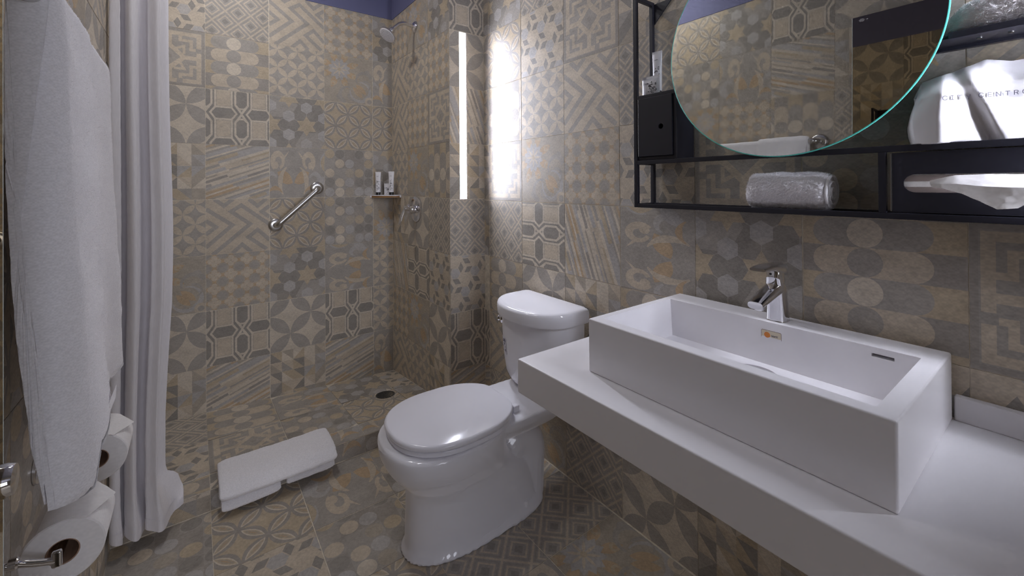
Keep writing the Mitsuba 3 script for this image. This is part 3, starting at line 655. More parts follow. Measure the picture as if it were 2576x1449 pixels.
obj('drain_cap', loft([np.c_[-.185 + .032 * s * np.cos(a_), .481 + .046 * s * np.sin(a_), np.full(32, z)] for a_ in [np.arange(32) * 2 * math.pi / 32] for s, z in ((.96, -.3805), (1, -.378), (1, -.374), (.93, -.3715), (.5, -.3705))]), 'chrome_mat', t, label='oval chrome drain cap')
bq = (V(0, -1, 0), V(-.037, 0, 1), V(-1, 0, 0))
k = obj('badge', placed(tub(rect(-.020, -.0085, .020, .0085).buffer(.003), .0008), V(-.1090, .4785, -.3035), *bq), 'cream_mat', t, label='cream badge with an orange dot')
obj('badge_rim', placed(tub(rect(-.020, -.0085, .020, .0085).buffer(.0036).difference(rect(-.020, -.0085, .020, .0085).buffer(.0026)), .0010), V(-.1090, .4785, -.3035), *bq), 'taupe_card_mat', k)
obj('dot', placed(tub(disc(-.0095, 0, .0072, 24), .0004), V(-.1099, .4785, -.3035), *bq), 'orange_mat', k)
obj('lettering', placed(meshkit.text_mesh('uarti', .0052, .0004), V(-.1099, .4785, -.3058), *bq), 'text_grey_mat', k)

t = thing('faucet', 'chrome single-lever faucet on the back rim of the basin', 'faucet')
def frect(cx, cy, hx, hy, z, e=3.2, n=36, tilt=0.):
    a = np.arange(n) * 2 * math.pi / n; c, s = np.cos(a), np.sin(a)
    x = np.sign(c) * np.abs(c) ** (2 / e) * hx
    return np.c_[cx + x, cy + np.sign(s) * np.abs(s) ** (2 / e) * hy, z + tilt * x]
FX, FY = -.066, .480
obj('body', loft([frect(FX, FY, .026, .024, -.2708), frect(FX, FY, .025, .023, -.268), frect(FX - .001, FY, .0235, .022, -.24), frect(FX - .004, FY, .0235, .021, -.21, tilt=-.35), frect(FX - .007, FY, .0245, .021, -.188, tilt=-.65), frect(FX - .009, FY, .0245, .0205, -.176, tilt=-.75)]), 'chrome_mat', t, smooth=40)
sp = []
for s_ in np.linspace(0, 1, 9):
    x = FX - .012 - .115 * s_; zt = -.170 - .030 * s_ - .004 * s_ * s_; h = .030 - .012 * s_; w = .0215 - .004 * s_ ** 2
    a = np.arange(24) * 2 * math.pi / 24
    sp.append(np.c_[np.full(24, x), FY + np.sign(np.cos(a)) * np.abs(np.cos(a)) ** .7 * w, zt - h / 2 + np.sign(np.sin(a)) * np.abs(np.sin(a)) ** .8 * h / 2])
obj('spout', loft(sp), 'chrome_mat', t, smooth=45)
obj('aerator', lathe([(.011, 0), (.0105, -.007), (.009, -.008), (0, -.008)], (FX - .106, FY, -.219), (-.2, 0, 1), 20), 'chrome_mat', t)
obj('cartridge', loft([frect(FX - .010, FY, .021, .018, -.174), frect(FX - .011, FY, .020, .0175, -.150), frect(FX - .011, FY, .018, .016, -.138)]), 'chrome_mat', t, smooth=40)
hd = []
for s_ in np.linspace(0, 1, 10):
    x = FX + .016 - .128 * s_; z = -.1265 - .002 * s_ + .006 * math.sin(s_ * 2.6); h = .0245 * (1 - s_) ** 1.2 + .007; w = .019 + .004 * math.sin(s_ * 2.4) - .003 * s_ ** 4
    a = np.arange(24) * 2 * math.pi / 24
    hd.append(np.c_[np.full(24, x), FY + np.sign(np.cos(a)) * np.abs(np.cos(a)) ** .6 * w, z - h / 2 + np.sign(np.sin(a)) * np.abs(np.sin(a)) ** .7 * h / 2])
obj('lever', loft(hd), 'chrome_mat', t, smooth=45)
obj('mark', lathe([(.003, 0), (.003, .0015), (0, .0015)], (FX - .0300, FY + .004, -.150), (-1, 0, .1), 12), 'black_plastic_mat', t)

# ------------------------------------------------------------------ black wall shelf and round mirror
t = thing('wall_shelf', 'black metal wall frame with a small cabinet and shelves above the basin', 'shelf')
XF, XBk, YL, YR, w = -.1065, -.004, .8985, -.095, .013
def bar(a, b, r=w / 2):
    a, b = np.minimum(a, b), np.maximum(a, b); return rbox(a[0] - r, b[0] + r, a[1] - r, b[1] + r, a[2] - r, b[2] + r, .0012, 2)
fx, bx_ = XF + w / 2, XBk - w / 2; yl = YL - w / 2
for x in (fx, bx_): obj('post', bar(V(x, yl, .012), V(x, yl, .700)), 'black_mat', t)
for z in (.012, .153): obj('rail', bar(V(fx, YR, z), V(fx, yl - w, z)), 'black_mat', t)
obj('rail', bar(V(fx, .150, .365), V(fx, YR, .365)), 'black_mat', t); obj('rail', bar(V(bx_, .190, .362), V(bx_, YR, .362)), 'black_mat', t)
obj('rail', bar(V(bx_, YR, .012), V(bx_, yl - w, .012)), 'black_mat', t)
for z in (.012, .153, .700): obj('rail', bar(V(fx + w, yl, z), V(bx_ - w, yl, z)), 'black_mat', t)
obj('rail', bar(V(fx, .745, .365), V(fx, yl - w, .365)), 'black_mat', t)
obj('corner_bracket', placed(tub(Polygon([(0, 0), (.070, 0), (0, -.070)]), .004), V(-.003, yl - w / 2, .700), V(0, -1, 0), V(0, 0, 1), V(-1, 0, 0)), 'black_mat', t)
obj('shelf_panel', box(fx, bx_, YR, yl - w / 2, .008, .012), 'black_mat', t)
obj('shelf_panel', box(fx, bx_, YR, .2450, .1535, .1575), 'black_mat', t); obj('shelf_panel', box(fx + w / 2, bx_ - w / 2, YR, .19, .3625, .3660), 'black_mat', t)
for y in (.10, .14): obj('screw', lathe([(.004, 0), (.004, -.002), (.002, -.003), (0, -.003)], (-.055, y - .02, .3625), (0, 0, 1), 12), 'steel_mat', t)
# cabinet
cb = tri3m(rbox(XF + .006, XBk, .744, .8915, .160, .3720, .002)) - tri3m(box(XF - .01, XF + .0405, .754, .8815, .170, .3620))
c = obj('cabinet', m3tri(cb), 'black_mat', t)
dr_ = tri3m(rbox(XF - .001, XF + .015, .7555, .880, .1715, .3605, .0015)) - tri3m(lathe([(.0085, -.03), (.0085, .05)], (XF, .7945, .2635), (1, 0, 0), 24))
obj('cabinet_door', m3tri(dr_), 'black_mat', c, label='black door with a round finger hole'); 
obj('hinge_strip', box(XF - .0006, XF + .010, .8803, .8813, .1725, .3595), 'steel_mat', c)
# tissue compartment
obj('post', bar(V(fx, .2585, .012 + w), V(fx, .2585, .153 - w)), 'black_mat', t)
slot_ = unary_union([disc(.207, .080, .0185, 24), disc(.045, .080, .0185, 24), rect(.045, .0615, .207, .0985)])
face = rect(YR, .0205, .2430, .1440).difference(slot_)
obj('tissue_front', placed(tub(face, .004), V(XF + .006, 0, 0), V(0, 1, 0), V(0, 0, 1), V(1, 0, 0)), 'black_mat', t, smooth=False)
obj('trim_strip', box(XF - .0005, XF + .006, .2435, .2452, .022, .142), 'steel_mat', t)

t = thing('tissue_pack', 'white and taupe tissue pack inside the black slot compartment', 'tissue')
obj('carton', rbox(-.094, -.020, -.06, .2385, .030, .1180, .004), 'paper_mat', t)
for z in (.0665, .0905): obj('stripe', box(-.0948, -.0942, -.05, .2360, z - .0062, z + .0062), 'taupe_card_mat', t)
def crease(pts_a, pts_b, n=14):
    A_, B_ = (np.array([np.interp(np.linspace(0, len(q) - 1, 40), range(len(q)), np.array(q)[:, k]) for k in range(3)]).T for q in (pts_a, pts_b))
    return grid(np.array([[A_[i] * (1 - u_) + B_[i] * u_ for u_ in np.linspace(0, 1, n)] for i in range(40)]))
top_ = [(-.0985, .186, .0855), (-.106, .150, .0955), (-.108, .110, .0965), (-.107, .075, .0960), (-.105, .030, .0950)]
ridge_ = [(-.1000, .186, .0790), (-.114, .150, .0790), (-.126, .110, .0740), (-.130, .075, .0720), (-.128, .030, .0720)]
low_ = [(-.0990, .184, .0740), (-.112, .150, .0660), (-.124, .112, .0440), (-.131, .094, .0330), (-.129, .070, .0360)]
tail_ = [(-.0985, .180, .0720), (-.110, .150, .0640), (-.120, .105, .0460), (-.122, .072, .0440), (-.120, .045, .0560)]
ti = obj('tissue', jitter(cat(crease(top_, ridge_), crease(ridge_, low_), crease(low_, tail_)), .0012, 70), 'paper_mat', t, smooth=25, label='white tissue pulled out of the slot')

t = thing('mirror', 'round frameless mirror with a green glass edge over the basin', 'mirror')
MY, MZ, MR = .4525, .449, .3015; tl = math.radians(1.1); ax = V(-math.cos(tl), 0, math.sin(tl)); mo = V(-.112, MY, MZ)
mo2 = mo - ax * .0
obj('glass', lathe([(0, -.001), (MR - .002, -.001), (MR - .002, 0), (0, 0)], mo2, ax, 160), 'mirror_mat', t, smooth=False, label='silvered mirror face')
obj('edge', lathe([(MR - .0019, -.0052), (MR, -.0045), (MR, -.0006), (MR - .0012, .0002), (MR - .0025, .0002), (MR - .0025, -.0052)], mo2, ax, 160), 'lit_glass_edge_mat', t, label='polished green glass edge')
obj('backing', lathe([(0, -.0052), (MR - .004, -.0052), (MR - .004, -.0014), (0, -.0014)], mo2, ax, 96), 'black_mat', t)
for y in (.30, .60): obj('bracket', rbox(-.1055, -.004, y - .02, y + .02, .40, .44, .002), 'black_mat', t)

# toiletries
def tube_thing(label, x, y, z, h, yaw, tilt=0., black_cap=True, wid=.034, group=None):
    """cosmetic tube standing on its cap, crimped flat at the top; its print faces along -x turned by yaw"""
    t = thing('lotion_tube', label, 'tube', group)
    c, s = math.cos(yaw), math.sin(yaw)
    def W(p): p = np.asarray(p, float); q = np.c_[p[:, 0] + tilt * p[:, 2] * 0, p[:, 1], p[:, 2]]; return np.c_[x + q[:, 0] * c - q[:, 1] * s, y + q[:, 0] * s + q[:, 1] * c, z + q[:, 2]]
    def el(rx, ry, zz): a = np.arange(28) * 2 * math.pi / 28; return np.c_[rx * np.cos(a), ry * np.sin(a), np.full(28, zz)]
    ch = h * .12; r = wid * .36
    obj('cap', loft([W(el(r * .92, r * .92, 0)), W(el(r, r, .001)), W(el(r, r, ch - .001)), W(el(r * .93, r * .93, ch))]), 'black_plastic_mat' if black_cap else 'white_plastic_mat', t, label='black cap' if black_cap else None)
    prof = [(1.02, 1.02, .0), (1.06, 1.06, .04), (1.0, 1.12, .35), (.7, 1.25, .7), (.3, 1.36, .93), (.09, 1.40, .95), (.08, 1.40, 1.0)]
    b = obj('body', loft([W(el(r * a, r * e, ch + (h - ch) * u_)) for a, e, u_ in prof]), 'white_plastic_mat', t, smooth=50)
    prs = []
    r_ = random.Random(h * 1000 + y)
    def surf(yy, u_):
        a = np.interp(u_, [p[2] for p in prof], [p[0] for p in prof]) * r; e = np.interp(u_, [p[2] for p in prof], [p[1] for p in prof]) * r
        return -a * math.sqrt(max(0, 1 - (yy / e) ** 2)) - .0004
    for k in range(26):       # floral sprig
        u0 = r_.uniform(.12, .58); yy = -r * .75 + r * 1.3 * (1 - abs(u0 - .3)) * r_.random()
        g = leaf((0, 0), (.006 * math.cos(k * 2.4), .006 * math.sin(k * 2.4)), .24, 3); v = np.array(g.exterior.coords[:-1])
        P = np.array([(surf(np.clip(yy + q[0], -r * .95, r * .95), u0 + q[1] / (h - ch)), np.clip(yy + q[0], -r * .95, r * .95), ch + u0 * (h - ch) + q[1]) for q in v])
        prs.append(trimesh.Trimesh(W(P), [(0, i, i + 1) for i in range(1, len(P) - 1)], process=False))
    obj('print', cat(*prs), 'ink_mat', b, smooth=False)
    tx = meshkit.text_mesh('AVA', r * .34, .0002); v = tx.vertices.copy(); v[:, 0] -= v[:, 0].mean()
    P = np.array([(surf(-q[0], .76 + q[1] / (h - ch)) - q[2], -q[0], ch + .76 * (h - ch) + q[1]) for q in v])
    lm = trimesh.Trimesh(W(P), tx.faces, process=False); obj('lettering', lm, 'text_grey_mat', b, smooth=False)
    return t
def sachet(label, x, y, z, wd, h, yaw, group=None):
    """flat soap sachet standing on its edge with a crimped top"""
    t = thing('soap_sachet', label, 'packet', group); c, s = math.cos(yaw), math.sin(yaw)
    def W(p): p = np.asarray(p, float); return np.c_[x + p[:, 0] * c - p[:, 1] * s, y + p[:, 0] * s + p[:, 1] * c, z + p[:, 2]]
    n = 15; a = np.linspace(-1, 1, n); secs = []
    for u_, th in ((0, .2), (.05, .7), (.3, 1), (.6, 1), (.82, .55), (.88, .08), (1, .06)):
        f = np.maximum(0, 1 - np.abs(a) ** 4) * .010 * th + .0005
        secs.append(W(np.r_[np.c_[-f, a * wd / 2, np.full(n, u_ * h)], np.c_[f, a * wd / 2, np.full(n, u_ * h)][::-1]]))
    b = obj('wrapper', loft(secs), 'white_plastic_mat', t, smooth=40)
    r_ = random.Random(y * 100); prs = []
    for k in range(34):
        yy, zz = r_.uniform(-.42, .10) * wd, r_.uniform(.08, .66) * h
        if k > 24: yy, zz = (-.42 + .5 * (k - 24) / 10) * wd, (.15 + .5 * (k - 24) / 10) * h
        g = np.array(leaf((0, 0), (.006 * math.cos(k * 2.1), .006 * math.sin(k * 2.1)), .22, 3).exterior.coords[:-1])
        prs.append(trimesh.Trimesh(W(np.c_[np.full(len(g), -.0113), yy + g[:, 0], zz + g[:, 1]]), [(0, i, i + 1) for i in range(1, len(g) - 1)], process=False))
    obj('print', cat(*prs), 'ink_mat', b, smooth=False)
    tx = meshkit.text_mesh('AVA', h * .10, .0002); v = tx.vertices
    obj('lettering', trimesh.Trimesh(W(np.c_[-.0113 - v[:, 2], wd * .36 - v[:, 0], h * .55 + v[:, 1]]), tx.faces, process=False), 'text_grey_mat', b, smooth=False)
tube_thing('white lotion tube with black floral print standing behind the sachet on the black cabinet', -.045, .848, .3722, .150, .1, wid=.036)
sachet('white floral soap sachet leaning in front of the tube on the black cabinet', -.075, .852, .3722, .062, .064, .12)

# rolled towel on the lower shelf: a spiral, with its end showing
def spiral_towel(name, label, x, z, y0, y1, r, sx=1.0, sz=1.0, group=None):
    t = thing(name, label, 'towel', group)
    n = 44; m = 30; a = np.arange(n) * 2 * math.pi / n; rings = []
    for k, y in enumerate(np.linspace(y0, y1, m)):
        e = min((y - y0), (y1 - y)); q = 1 - .16 * math.exp(-e / .006) ; rings.append(np.c_[x + r * sx * q * np.cos(a), np.full(n, y), z + r * sz * q * np.sin(a)])
    b = loft(rings); b = trimesh.Trimesh(*trimesh.remesh.subdivide(b.vertices, b.faces)); b = trimesh.Trimesh(*trimesh.remesh.subdivide(b.vertices, b.faces))
    b = jitter(b, .0022, 240, 3, 2); b = jitter(b, .003, 30, 5, 2)
    obj('roll', b, 'terry_mat', t, smooth=True); nap(t, b, 26000, .0042, .00045, 3)
    s = np.linspace(0, 5.2 * math.pi, 90); rr = r * (.12 + .80 * s / s[-1])
    for y, sg in ((y0, -1),):
        p = np.c_[x + rr * sx * np.cos(s), np.full(len(s), y + sg * .001), z + rr * sz * np.sin(s)]
        obj('layer_edge', jitter(sweep(p, .0036, 8), .001, 200, 1), 'terry_mat', t, smooth=True)
    return t
spiral_towel('rolled_towel', 'small white terry towel rolled up on the lowest black shelf', -.058, .0605, .362, .542, .0470)
# folded towel on the upper shelf
t = thing('folded_towel', 'folded fluffy white towel on the upper black shelf at the right edge', 'towel')
n = 40; a = np.arange(n) * 2 * math.pi / n; rings = []
for y in np.linspace(.168, -.085, 36):
    e = min(.168 - y, y + .085); q = 1 - .5 * math.exp(-e / .010); hh = (.026 + .040 * min(1, (.168 - y) / .11)) * q; wx = .041 * q
    rings.append(np.c_[-.056 + np.sign(np.cos(a)) * np.abs(np.cos(a)) ** .6 * wx, np.full(n, y), .3705 + hh * .72 + np.sign(np.sin(a)) * np.abs(np.sin(a)) ** .7 * hh * .72])
b = loft(rings); b = trimesh.Trimesh(*trimesh.remesh.subdivide(b.vertices, b.faces)); b = trimesh.Trimesh(*trimesh.remesh.subdivide(b.vertices, b.faces))
b = jitter(jitter(b, .0018, 150, 4, 2), .006, 22, 8); obj('fold', b, 'terry_mat', t, smooth=True); nap(t, b, 30000, .0045, .00045, 4)

# laundry bag leaning on the middle shelf
t = thing('laundry_bag', 'white cloth laundry bag with grey lettering on the middle black shelf', 'bag')
def bag_top(y): return np.interp(y, [-.09, .0, .05, .08, .113, .131, .16, .192, .210, .2195], [.285, .305, .312, .309, .3175, .308, .297, .289, .286, .262])
def bag_x(y, s):
    """front surface of the bag at the side position y and the height share s"""
    q = max(0, .166 - y); f = -.112 + (.030 * (1 - math.exp(-q / .040)) + .10 * q) * (.75 + .3 * s) + .25 * max(0, y - .172)
    f += .022 * math.exp(-((y - .150 + .045 * (1 - s)) / .011) ** 2) * (1 - .6 * s) - .014 * math.exp(-((y - .128 - .050 * (s - .7)) / .020) ** 2) * (.4 + s * .8)
    f += .008 * math.sin(y * 55 + s * 4) * s * s + .03 * (max(0, s - .70) / .30) ** 1.5 * (1 + .3 * math.sin(y * 60)) + .035 * max(0, (y - .200) / .02) ** 2
    f = min(f, -.040)
    return f
ys_ = np.linspace(.2195, -.082, 90); ss_ = np.linspace(0, 1, 46)
front = np.array([[(bag_x(y, s), y + .006 * math.sin(s * 5) * (y > .2), .1585 + (bag_top(y) - .1585) * s) for y in ys_] for s in ss_])
back = np.array([[(-.016 - .018 * s, y, .1585 + (bag_top(y) - .1585) * s) for y in ys_] for s in ss_])
bg = loft([np.vstack([front[i], back[i][::-1]]) for i in range(len(ss_))])
bd = obj('body', jitter(bg, .0012, 45, 2), 'bag_mat', t, smooth=60)
tx = meshkit.text_mesh('C I T Y   C E N T R O', .0085, .0004); v = tx.vertices.copy(); v[:, 0] *= .95
tx = trimesh.Trimesh(v, tx.faces); tx = tx.subdivide()
P = np.array([(bag_x(.165 - q[0], (.2405 + q[1] - .1585) / (bag_top(.165 - q[0]) - .1585)) - .0022 - q[2], .165 - q[0], .2405 + q[1]) for q in tx.vertices])
obj('lettering', trimesh.Trimesh(P, tx.faces, process=False), 'text_grey_mat', bd, smooth=False)
cord = [(-.055 + .01 * math.sin(k), .225 - .012 * k * .3, .1605) for k in range(8)]
obj('cord', sweep(bend_path([(-.045, .232, .1608), (-.062, .215, .1608), (-.052, .19, .1608), (-.05, .16, .1608)], .01), .0022, 8), 'bag_mat', t)

# ------------------------------------------------------------------ shower fittings
t = thing('wall_shower', 'chrome shower head with a round pale face on the shower side wall', 'shower')
p0 = V(XC, 2.412, 1.038)
obj('flange', lathe([(.033, .0005), (.031, .006), (.024, .012), (.014, .015), (.0, .015)], p0, (-1, 0, 0), 36), 'chrome_mat', t)
arm_ = bend_path([p0 + V(-.012, 0, 0), p0 + V(-.085, 0, .010), p0 + V(-.145, -.0, -.050)], .05, 8)
obj('arm', sweep(arm_, .0105, 18), 'chrome_mat', t)
hd_ax = V(-.62, -.15, -.77); hd_ax /= np.linalg.norm(hd_ax); ho = p0 + V(-.138, 0, -.043)
obj('collar', lathe([(.012, -.004), (.015, 0), (.0155, .014), (.013, .018), (.016, .024), (.013, .030)], ho, hd_ax, 24), 'chrome_mat', t)
obj('bell', lathe([(.013, .028), (.022, .034), (.043, .046), (.050, .052), (.050, .058), (.047, .0605), (.01, .0606)], ho, hd_ax, 48), 'chrome_mat', t, smooth=40)
fc = obj('face', lathe([(.0465, .0600), (.0465, .0625), (.043, .0640), (0, .0640)], ho, hd_ax, 48), 'shower_face_mat', t, label='pale grey spray face')
a_, b_ = frame_of(hd_ax)
for r_, c_ in ((.0, 1), (.010, 6), (.020, 12), (.030, 18), (.038, 24)):
    for k in range(c_):
        q = 2 * math.pi * k / c_; o_ = ho + hd_ax * .0638 + r_ * (math.cos(q) * a_ + math.sin(q) * b_)
        obj('nozzle', lathe([(.0017, 0), (.0014, .0016), (0, .0016)], o_, hd_ax, 6), 'nozzle_mat', fc, smooth=False)
obj('tab', placed(tub(Polygon([(0, -.006), (.014, -.003), (.014, .003), (0, .006)]), .003), ho + hd_ax * .057 + (V(.6, -.3, -.6) / np.linalg.norm([.6, -.3, -.6])) * .046, V(.6, -.3, -.6) / np.linalg.norm([.6, -.3, -.6]), np.cross(hd_ax, V(.6, -.3, -.6) / np.linalg.norm([.6, -.3, -.6])), hd_ax), 'chrome_mat', t)

t = thing('shower_valve', 'chrome single-lever shower mixer with oval plate on the shower side wall', 'faucet')
vo = V(XC, 2.410, -.060)
obj('plate', lathe([(.076, .0005), (.076, .004), (.070, .008), (.03, .010), (0, .010)], vo, (-1, 0, 0), 48), 'chrome_mat', t, smooth=40)
obj('sleeve', lathe([(.026, .009), (.026, .030), (.023, .034), (.023, .046), (.021, .048), (0, .048)], vo, (-1, 0, 0), 32), 'chrome_mat', t, smooth=40)
hs = []
for s_ in np.linspace(0, 1, 9):
    c_ = vo + V(-.050 - .040 * s_ ** .7 - .012 * s_, .006, .018 - .10 * s_ ** 1.6); hw, hh = .019 - .004 * s_, .016 - .009 * s_
    q = np.arange(20) * 2 * math.pi / 20; hs.append(c_ + np.c_[hh * np.cos(q) * (.4 + .6 * s_), hw * np.sin(q), hh * np.cos(q) * (1 - .3 * s_)])
obj('lever', loft(hs), 'chrome_mat', t, smooth=50)
obj('stem', lathe([(.016, .044), (.017, .060), (.015, .075), (0, .078)], vo, (-1, 0, .12), 24), 'chrome_mat', t, smooth=50)

t = thing('grab_bar', 'diagonal brushed steel grab bar on the back wall of the shower', 'grab bar')
g0, g1 = V(-.906, YA, -.139), V(-.685, YA, .071)
for g in (g0, g1): obj('flange', lathe([(.038, .0005), (.038, .005), (.034, .010), (.022, .013), (0, .013)], g, (0, -1, 0), 36), 'steel_mat', t, smooth=40)
dd = (g1 - g0) / np.linalg.norm(g1 - g0)
obj('bar', sweep(bend_path([g0 + V(0, -.008, 0), g0 + V(0, -.060, 0) + dd * .004, g1 + V(0, -.060, 0) - dd * .004, g1 + V(0, -.008, 0)], .035, 8), .0155, 22), 'steel_mat', t, smooth=50)

t = thing('corner_shelf', 'small wooden corner shelf with a white rim in the shower corner', 'shelf')
arc_ = [(XC - .0015, YA - .150)] + [(XC + .005 - .155 * math.cos(a), YA + .005 - .155 * math.sin(a)) for a in np.linspace(math.radians(86), math.radians(4), 14)] + [(XC - .150, YA - .0015), (XC - .0015, YA - .0015)]
pl = Polygon(arc_)
obj('board', placed(tub(pl.buffer(-.004).buffer(.0), .011), V(0, 0, .006), V(1, 0, 0), V(0, 1, 0), V(0, 0, 1)), 'wood_mat', t, smooth=False)
obj('top_plate', placed(tub(pl, .005), V(0, 0, .017), V(1, 0, 0), V(0, 1, 0), V(0, 0, 1)), 'white_plastic_mat', t, smooth=False, label='thin white top')
for c_ in ((XC - .004, YA - .1465), (XC - .1465, YA - .004)): obj('end_cap', lathe([(.004, 0), (.0065, .002), (.0065, .012), (.004, .015)], (*c_, .005), (0, 0, 1), 16), 'white_plastic_mat', t)
SZ = .0222
tube_thing('white lotion tube with black cap at the left end of the corner shelf', -.325, YA - .042, SZ, .150, .75, wid=.040)
tube_thing('white lotion tube with black cap at the right end of the corner shelf', -.262, YA - .108, SZ, .152, .75, wid=.040)
sachet('small white floral sachet standing between the two tubes on the corner shelf', -.262, YA - .055, SZ, .060, .075, .75)

t = thing('floor_drain', 'round dark metal drain grate in the shower floor', 'drain')
dz = CURB + shower_z(-.41, 2.40); dnn = V(.03, .07, 1); dnn /= np.linalg.norm(dnn); do = V(-.412, 2.395, dz)
ringm = lathe([(.050, .0005), (.052, .003), (.049, .0035), (.045, .0032), (.045, .0005)], do, dnn, 40)
obj('rim', ringm, 'drain_mat', t)
obj('grate', cat(*[placed(box(-math.sqrt(max(1e-6, .0455 ** 2 - y * y)), math.sqrt(max(1e-6, .0455 ** 2 - y * y)), y - .0028, y + .0028, .001, .0028), do, V(1, 0, -.03), V(0, 1, -.07), dnn) for y in np.linspace(-.040, .040, 9)] + [placed(box(-.003, .003, -.044, .044, .001, .0029), do, V(1, 0, -.03), V(0, 1, -.07), dnn)]), 'drain_mat', t, smooth=False)
obj('well', lathe([(.045, .0004), (.0, .0004)], do, dnn, 32), 'hole_shade_mat', t, smooth=False)  # flat black disc in place of the shaded depth under the grate

# bath mat hung over the step
t = thing('bath_mat', 'folded white towel mat hung over the edge of the shower step', 'towel')
def slab_section(path, th, n=5):
    P = bend_path(path, .03, 5); tt = np.gradient(P, axis=0); tt /= np.linalg.norm(tt, axis=1, keepdims=True); nn = np.c_[-tt[:, 1], tt[:, 0]]
    a, b = P + nn * th / 2, P - nn * th / 2
    def capp(c, d, s): return [c + th / 2 * (math.cos(q) * d + math.sin(q) * s) for q in np.linspace(math.pi / 2, -math.pi / 2, 7)[1:-1]]
    return np.vstack([a, capp(P[-1], tt[-1], nn[-1]), b[::-1], capp(P[0], -tt[0], -nn[0])])
def mat_piece(name, path, th, x0, x1, seed, slope=0.):
    sec = slab_section([V(*p) for p in path], th); xs = np.linspace(x0, x1, 60); rings = []; c = sec.mean(0)
    for x in xs:
        e = min(x - x0, x1 - x); q = 1 - .30 * math.exp(-e / .008)
        s2 = c + (sec - c) * np.array([1 - .06 * math.exp(-e / .01), q]); lift = .006 * math.sin((x + 1.2) * 6) + slope * (x + 1)
        rings.append(np.c_[np.full(len(s2), x), s2[:, 0] + .006 * math.sin(x * 9 + seed), s2[:, 1] + lift * .5])
    m = loft(rings); m = trimesh.Trimesh(*trimesh.remesh.subdivide(m.vertices, m.faces))
    m = jitter(jitter(m, .0012, 220, seed), .003, 22, seed); k_ = obj(name, m, 'terry_mat', t, smooth=True); nap(k_, m, int(34000 * (x1 - x0)), .0026, .0004, seed)
mat_piece('top_fold', [(2.155, -1.066), (2.03, -1.058), (1.978, -1.068), (1.951, -1.092)], .021, -1.205, -.785, 1)
mat_piece('under_fold', [(2.012, -1.098), (1.975, -1.112), (1.958, -1.136)], .016, -1.198, -1.000, 2)
mat_piece('under_fold', [(2.012, -1.098), (1.975, -1.110), (1.960, -1.130)], .016, -.978, -.792, 3)

# ------------------------------------------------------------------ shower curtain
t = thing('shower_curtain', 'off-white shower curtain hanging gathered beside the step', 'curtain')
SZN, SN = 90, 170
def curtain_pt(s, h):
    """s 0..1 across the gathered cloth, h 0 (hem) .. 1 (rod)"""
    z = -1.135 + h * 2.26
    x = -1.508 + s * (.145 + .012 * math.exp(-((z + .1) / .40) ** 2) - .012 * min(1, max(0, (-.35 - z) / .4)))
    ph = (s + .06 * math.sin(5 * s)) * 3.2 * 2 * math.pi
    amp = .034 + .016 * (1 - h) ** 2
    y = 1.992 + amp * math.cos(ph + .25 * math.sin(h * 3)) - .03 * s * (1 - h) ** 3 + .026 * s + .006 * math.sin(9 * s * 6.28 + 2 * h)
    x += .010 * math.sin(2 * ph + 1.0)
    fl_ = max(0, min(1, (-.93 - z) / .16)); fl_ = fl_ * fl_
    x += fl_ * (.012 + .026 * s) * (.5 + .5 * math.cos(ph + .9)); y -= fl_ * .016 * (1 - s); z += .030 * max(0, 1 - h / .25) * (1 - .3 * s)
    k = max(0, (s - .84) / .16); low = max(0, min(1, (-.955 - z) / .06)); low = low * low * (3 - 2 * low)
    x += k * .024 * low; z += k * .020 * low; y += k * .015 * low
    y = min(y, 2.024) if z < -1.06 else y
    return (x, y, z + .012 * math.sin(ph) * (1 - h) ** 8)
P = np.array([[curtain_pt(s, h) for s in np.linspace(0, 1, SN)] for h in np.linspace(0, 1, SZN)])
cm = grid(P); obj('cloth', jitter(cm, .0012, 35, 6), 'cloth_mat', t, smooth=True)
hp = np.array([curtain_pt(s, .0) for s in np.linspace(0, 1, SN)]); hem = np.array([[curtain_pt(s, h) for s in np.linspace(0, 1, SN)] for h in np.linspace(0, .018, 4)]); hem[:, :, 1] -= .0016
obj('hem', grid(hem), 'cloth_mat', t, smooth=True)
ed = np.array([[np.array(curtain_pt(s, h)) + V(.0, -.0018, 0) for s in np.linspace(.72, .755, 8)] for h in np.linspace(0, 1, SZN)])
obj('side_hem', grid(ed), 'cloth_mat', t, smooth=True)
t = thing('curtain_rod', 'steel rod above the shower step that carries the curtain', 'rod')
obj('tube', sweep([(XE, 2.03, 1.145), (XE + .6, 2.03, 1.145), (-.01 + XC, 2.03, 1.145)], .0125, 18), 'steel_mat', t)
for k in range(7): obj('ring', placed(trimesh.creation.torus(.022, .002, 24, 8), V(-1.49 + k * .024, 2.03, 1.139), V(0, 1, 0), V(0, 0, 1), V(1, 0, 0)), 'chrome_mat', t)

